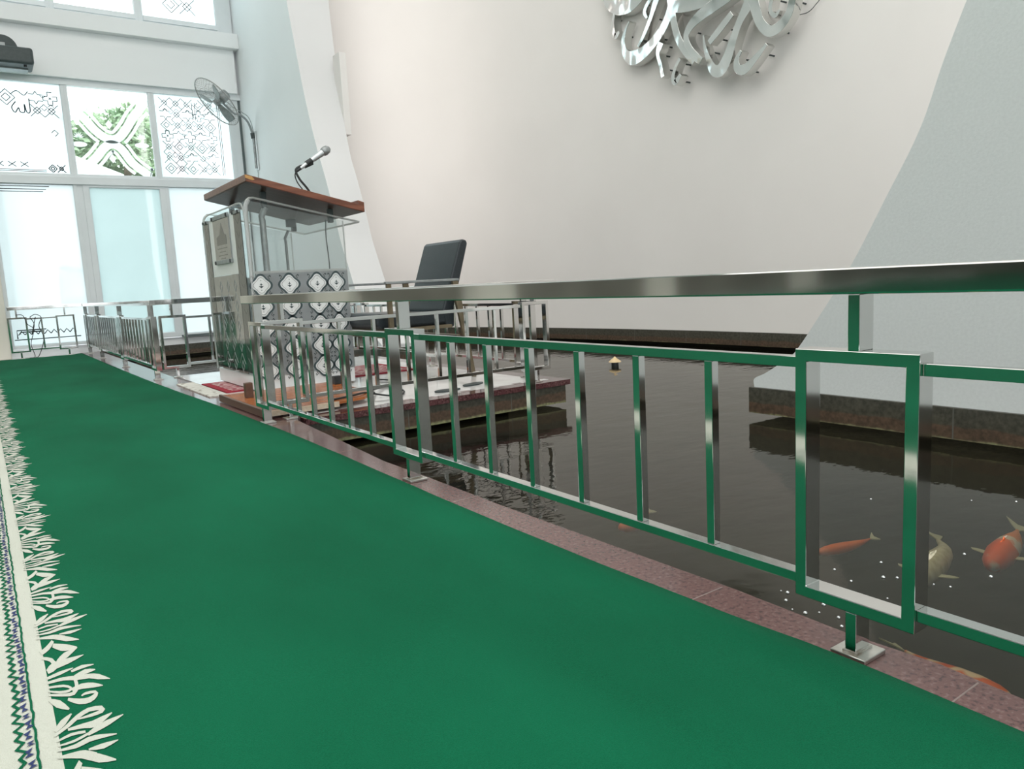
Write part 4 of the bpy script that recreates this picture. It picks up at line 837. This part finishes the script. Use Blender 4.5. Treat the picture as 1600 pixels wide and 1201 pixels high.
# ================================================================== pond float, fish, bubbles
ft = thing('pond_float', 'small float with a cream cone cap and black body out on the pond', 'float', (3.977, 4.291, ZW))
link('body', tube(nb(), [(0, 0, -0.03), (0, 0, 0.035)], 0.028, 16), M['black'], ft)
link('cap', tube(nb(), [(0, 0, 0.030), (0, 0, 0.036), (0, 0, 0.062), (0, 0, 0.072)], [0.048, 0.047, 0.012, 0.004], 20), M['float_y'], ft, smooth=True)
def koi(label, pts, bodyr, m, z=-0.0, fins=True, depth=0.018):
    P = crv([(a, b, 0) for a, b in pts], 6); n = len(P)
    root = thing('koi', label, 'fish', (P[0].x, P[0].y, ZW-depth), group='koi in the pond')
    off = Vector((P[0].x, P[0].y, 0)); bm = nb(); rings = []; sg = 12
    prof_ = [(0, 0.25), (0.04, 0.55), (0.12, 0.82), (0.28, 1.0), (0.45, 0.95), (0.62, 0.7), (0.78, 0.42), (0.9, 0.24), (1.0, 0.16)]
    def rr(t):
        for (a, x), (b, y) in zip(prof_, prof_[1:]):
            if t <= b: return x+(y-x)*(t-a)/(b-a)
        return prof_[-1][1]
    for i, p in enumerate(P):
        t = i/(n-1); tg = (P[min(i+1, n-1)]-P[max(i-1, 0)]).normalized(); sd = Vector((-tg.y, tg.x, 0)); r = bodyr*rr(t)
        rings.append([bm.verts.new(p-off+sd*math.cos(2*PI*k/sg)*r+Vector((0, 0, 1))*math.sin(2*PI*k/sg)*r*1.05 - Vector((0, 0, bodyr*0.85))) for k in range(sg)])
    for a, b in zip(rings, rings[1:]):
        for k in range(sg): bm.faces.new((a[k], a[(k+1) % sg], b[(k+1) % sg], b[k]))
    bm.faces.new(rings[0]); bm.faces.new(rings[-1][::-1])
    bd = link('body', bm, m, root, smooth=True)
    tg = (P[-1]-P[-3]).normalized(); sd = Vector((-tg.y, tg.x, 0)); e = P[-1]-off-Vector((0, 0, bodyr*0.85)); u = Vector((0, 0, 1)); L_ = bodyr*2.1
    bm = nb(); prism(bm, [(0, 0.006), (0.5, 0.5), (1.1, 0.95), (0.75, 0.05), (1.05, -0.9), (0.5, -0.5), (0, -0.006)], lambda a, b, d: e+tg*a*L_+(sd*0.75+u*0.35)*b*L_*0.62+u*d, -0.0015, 0.0015)
    link('tail_fin', bm, M['fin'], root)
    if fins:
        i = int(n*0.25); p = P[i]-off-Vector((0, 0, bodyr*0.9)); tg = (P[i+1]-P[i-1]).normalized(); sd = Vector((-tg.y, tg.x, 0))
        for s in (-1, 1):
            bm = nb(); prism(bm, [(0, 0.6), (0.25, 1.2), (0.6, 1.9), (0.95, 2.1), (0.95, 1.5), (0.6, 0.6)], lambda a, b, d: p+tg*a*bodyr+sd*s*b*bodyr+u*d, -0.001, 0.001)
            link('pectoral_fin', bm, M['fin'], root)
        i = int(n*0.35); bm = nb(); p = P[i]-off; tg = (P[min(i+4, n-1)]-P[i]).normalized()
        prism(bm, [(0, 0), (0.3, 0.35), (1.2, 0.2), (1.9, -0.05)], lambda a, b, d: p+tg*a*bodyr+u*(b*bodyr+0.0)+Vector((-tg.y, tg.x, 0))*d, -0.001, 0.001)
        link('dorsal_fin', bm, m, root)
    return root
koi('slim orange koi just beyond the second steel frame of the railing', [(1.655, 1.065), (1.70, 1.050), (1.75, 1.036), (1.80, 1.030), (1.835, 1.03)], 0.014, M['koi_orange'], fins=False, depth=0.010)
koi('pale cream koi with a curled tail seen behind the right railing post', [(1.669, 0.832), (1.718, 0.839), (1.792, 0.849), (1.875, 0.866), (1.926, 0.888), (1.969, 0.921)], 0.032, M['koi_white'], depth=0.004)
koi('orange koi with a white band at the right edge of the pond', [(1.893, 0.765), (1.969, 0.777), (2.05, 0.789), (2.131, 0.806), (2.189, 0.823)], 0.033, M['koi_mix'], depth=0.006)
koi('orange koi close under the granite kerb at the lower right', [(1.30, 0.485), (1.30, 0.53), (1.305, 0.58), (1.315, 0.63), (1.33, 0.675)], 0.020, M['koi_mix2'], fins=False, depth=0.006)
koi('orange-red koi half hidden behind the lower rail between balusters', [(1.44, 1.56), (1.48, 1.555), (1.52, 1.56), (1.56, 1.575), (1.60, 1.60)], 0.020, M['koi_orange'], fins=False, depth=0.012)
rb = random.Random(11)
BUB = [(2.091, 1.172), (1.65, 0.898), (1.572, 0.85), (1.503, 0.885), (1.536, 0.945), (1.591, 0.829), (2.271, 0.973), (2.341, 0.885), (1.835, 0.798), (1.74, 0.701), (1.613, 0.761), (1.624, 0.732), (1.475, 0.788), (1.351, 0.94), (1.315, 0.919), (1.288, 0.885), (1.292, 0.858), (1.353, 0.856), (1.322, 0.804), (1.292, 0.779), (1.315, 0.842), (1.349, 0.955)]
for i, (x, y) in enumerate(BUB):
    r = rb.uniform(0.0018, 0.0042); bm = nb(); bmesh.ops.create_uvsphere(bm, u_segments=12, v_segments=8, radius=r)
    bmesh.ops.delete(bm, geom=[v for v in bm.verts if v.co.z < -r*0.3], context='VERTS')
    o = link('bubble', bm, M['bubble'], smooth=True); o.location = (x, y, ZW+r*0.2)
    tag(o, 'tiny bright air bubble floating on the dark pond surface', 'bubble', 'air bubbles on the pond')

# ================================================================== outside the windows
struct('ground_outside', B(-12, 14, 9.9, 40, -0.4, -0.2), M['pave'])
tr = thing('tree', 'leafy green tree seen through the clear etched middle pane', 'tree', (2.5, 15.2, -0.2))
link('trunk', tube(nb(), crv([(0, 0, 0), (0.1, 0, 1.2), (0, 0.1, 2.4), (0.1, 0, 3.6)], 5), [0.16-0.006*i for i in range(16)], 10), M['bark'], tr, smooth=True)
bm = nb(); rt = random.Random(5)
for i in range(9000):
    while True:
        p = Vector((rt.uniform(-1, 1), rt.uniform(-1, 1), rt.uniform(-1, 1)))
        if 0.45 < p.length < 1: break
    q = Vector((p.x*1.25, p.y*1.0, p.z*1.05+3.15)) + Vector((0.1*math.sin(9*p.z), 0, 0.12*math.sin(7*p.x)))
    if mn.noise(q*1.6) < -0.22: continue
    a = Vector((rt.uniform(-1, 1), rt.uniform(-1, 1), rt.uniform(-1, 1))).normalized(); b = a.orthogonal().normalized(); L_ = rt.uniform(0.05, 0.09)
    v = [bm.verts.new(q+a*L_), bm.verts.new(q+b*L_*0.5), bm.verts.new(q-a*L_), bm.verts.new(q-b*L_*0.5)]; bm.faces.new(v)
link('foliage', bm, M['leaf'], tr)
cn = link('canopy', prism(nb(), [(-2.0, 1.5), (2.06, -0.10), (2.02, -0.19), (-2.0, 0.3)], lambda a, b, d: (a, d, b), -0.05, 0.6), M['roof']); cn.location = (0, 13.0, 2.55)
tag(cn, 'sloping white canopy roof outside the left and middle panes', 'canopy')
sg = link('sign', B(-0.06, 0.06, -0.01, 0.01, 0.35, 0.85), M['red'], None); sg.location = (2.68, 12.0, 1.95)
tag(sg, 'blurred red sign outside behind the patterned right pane', 'sign')
po = link('post', B(-0.02, 0.02, -0.02, 0.02, -2.15, 0.85), M['grey_metal'], sg); po.location = (0, 0.03, 0)
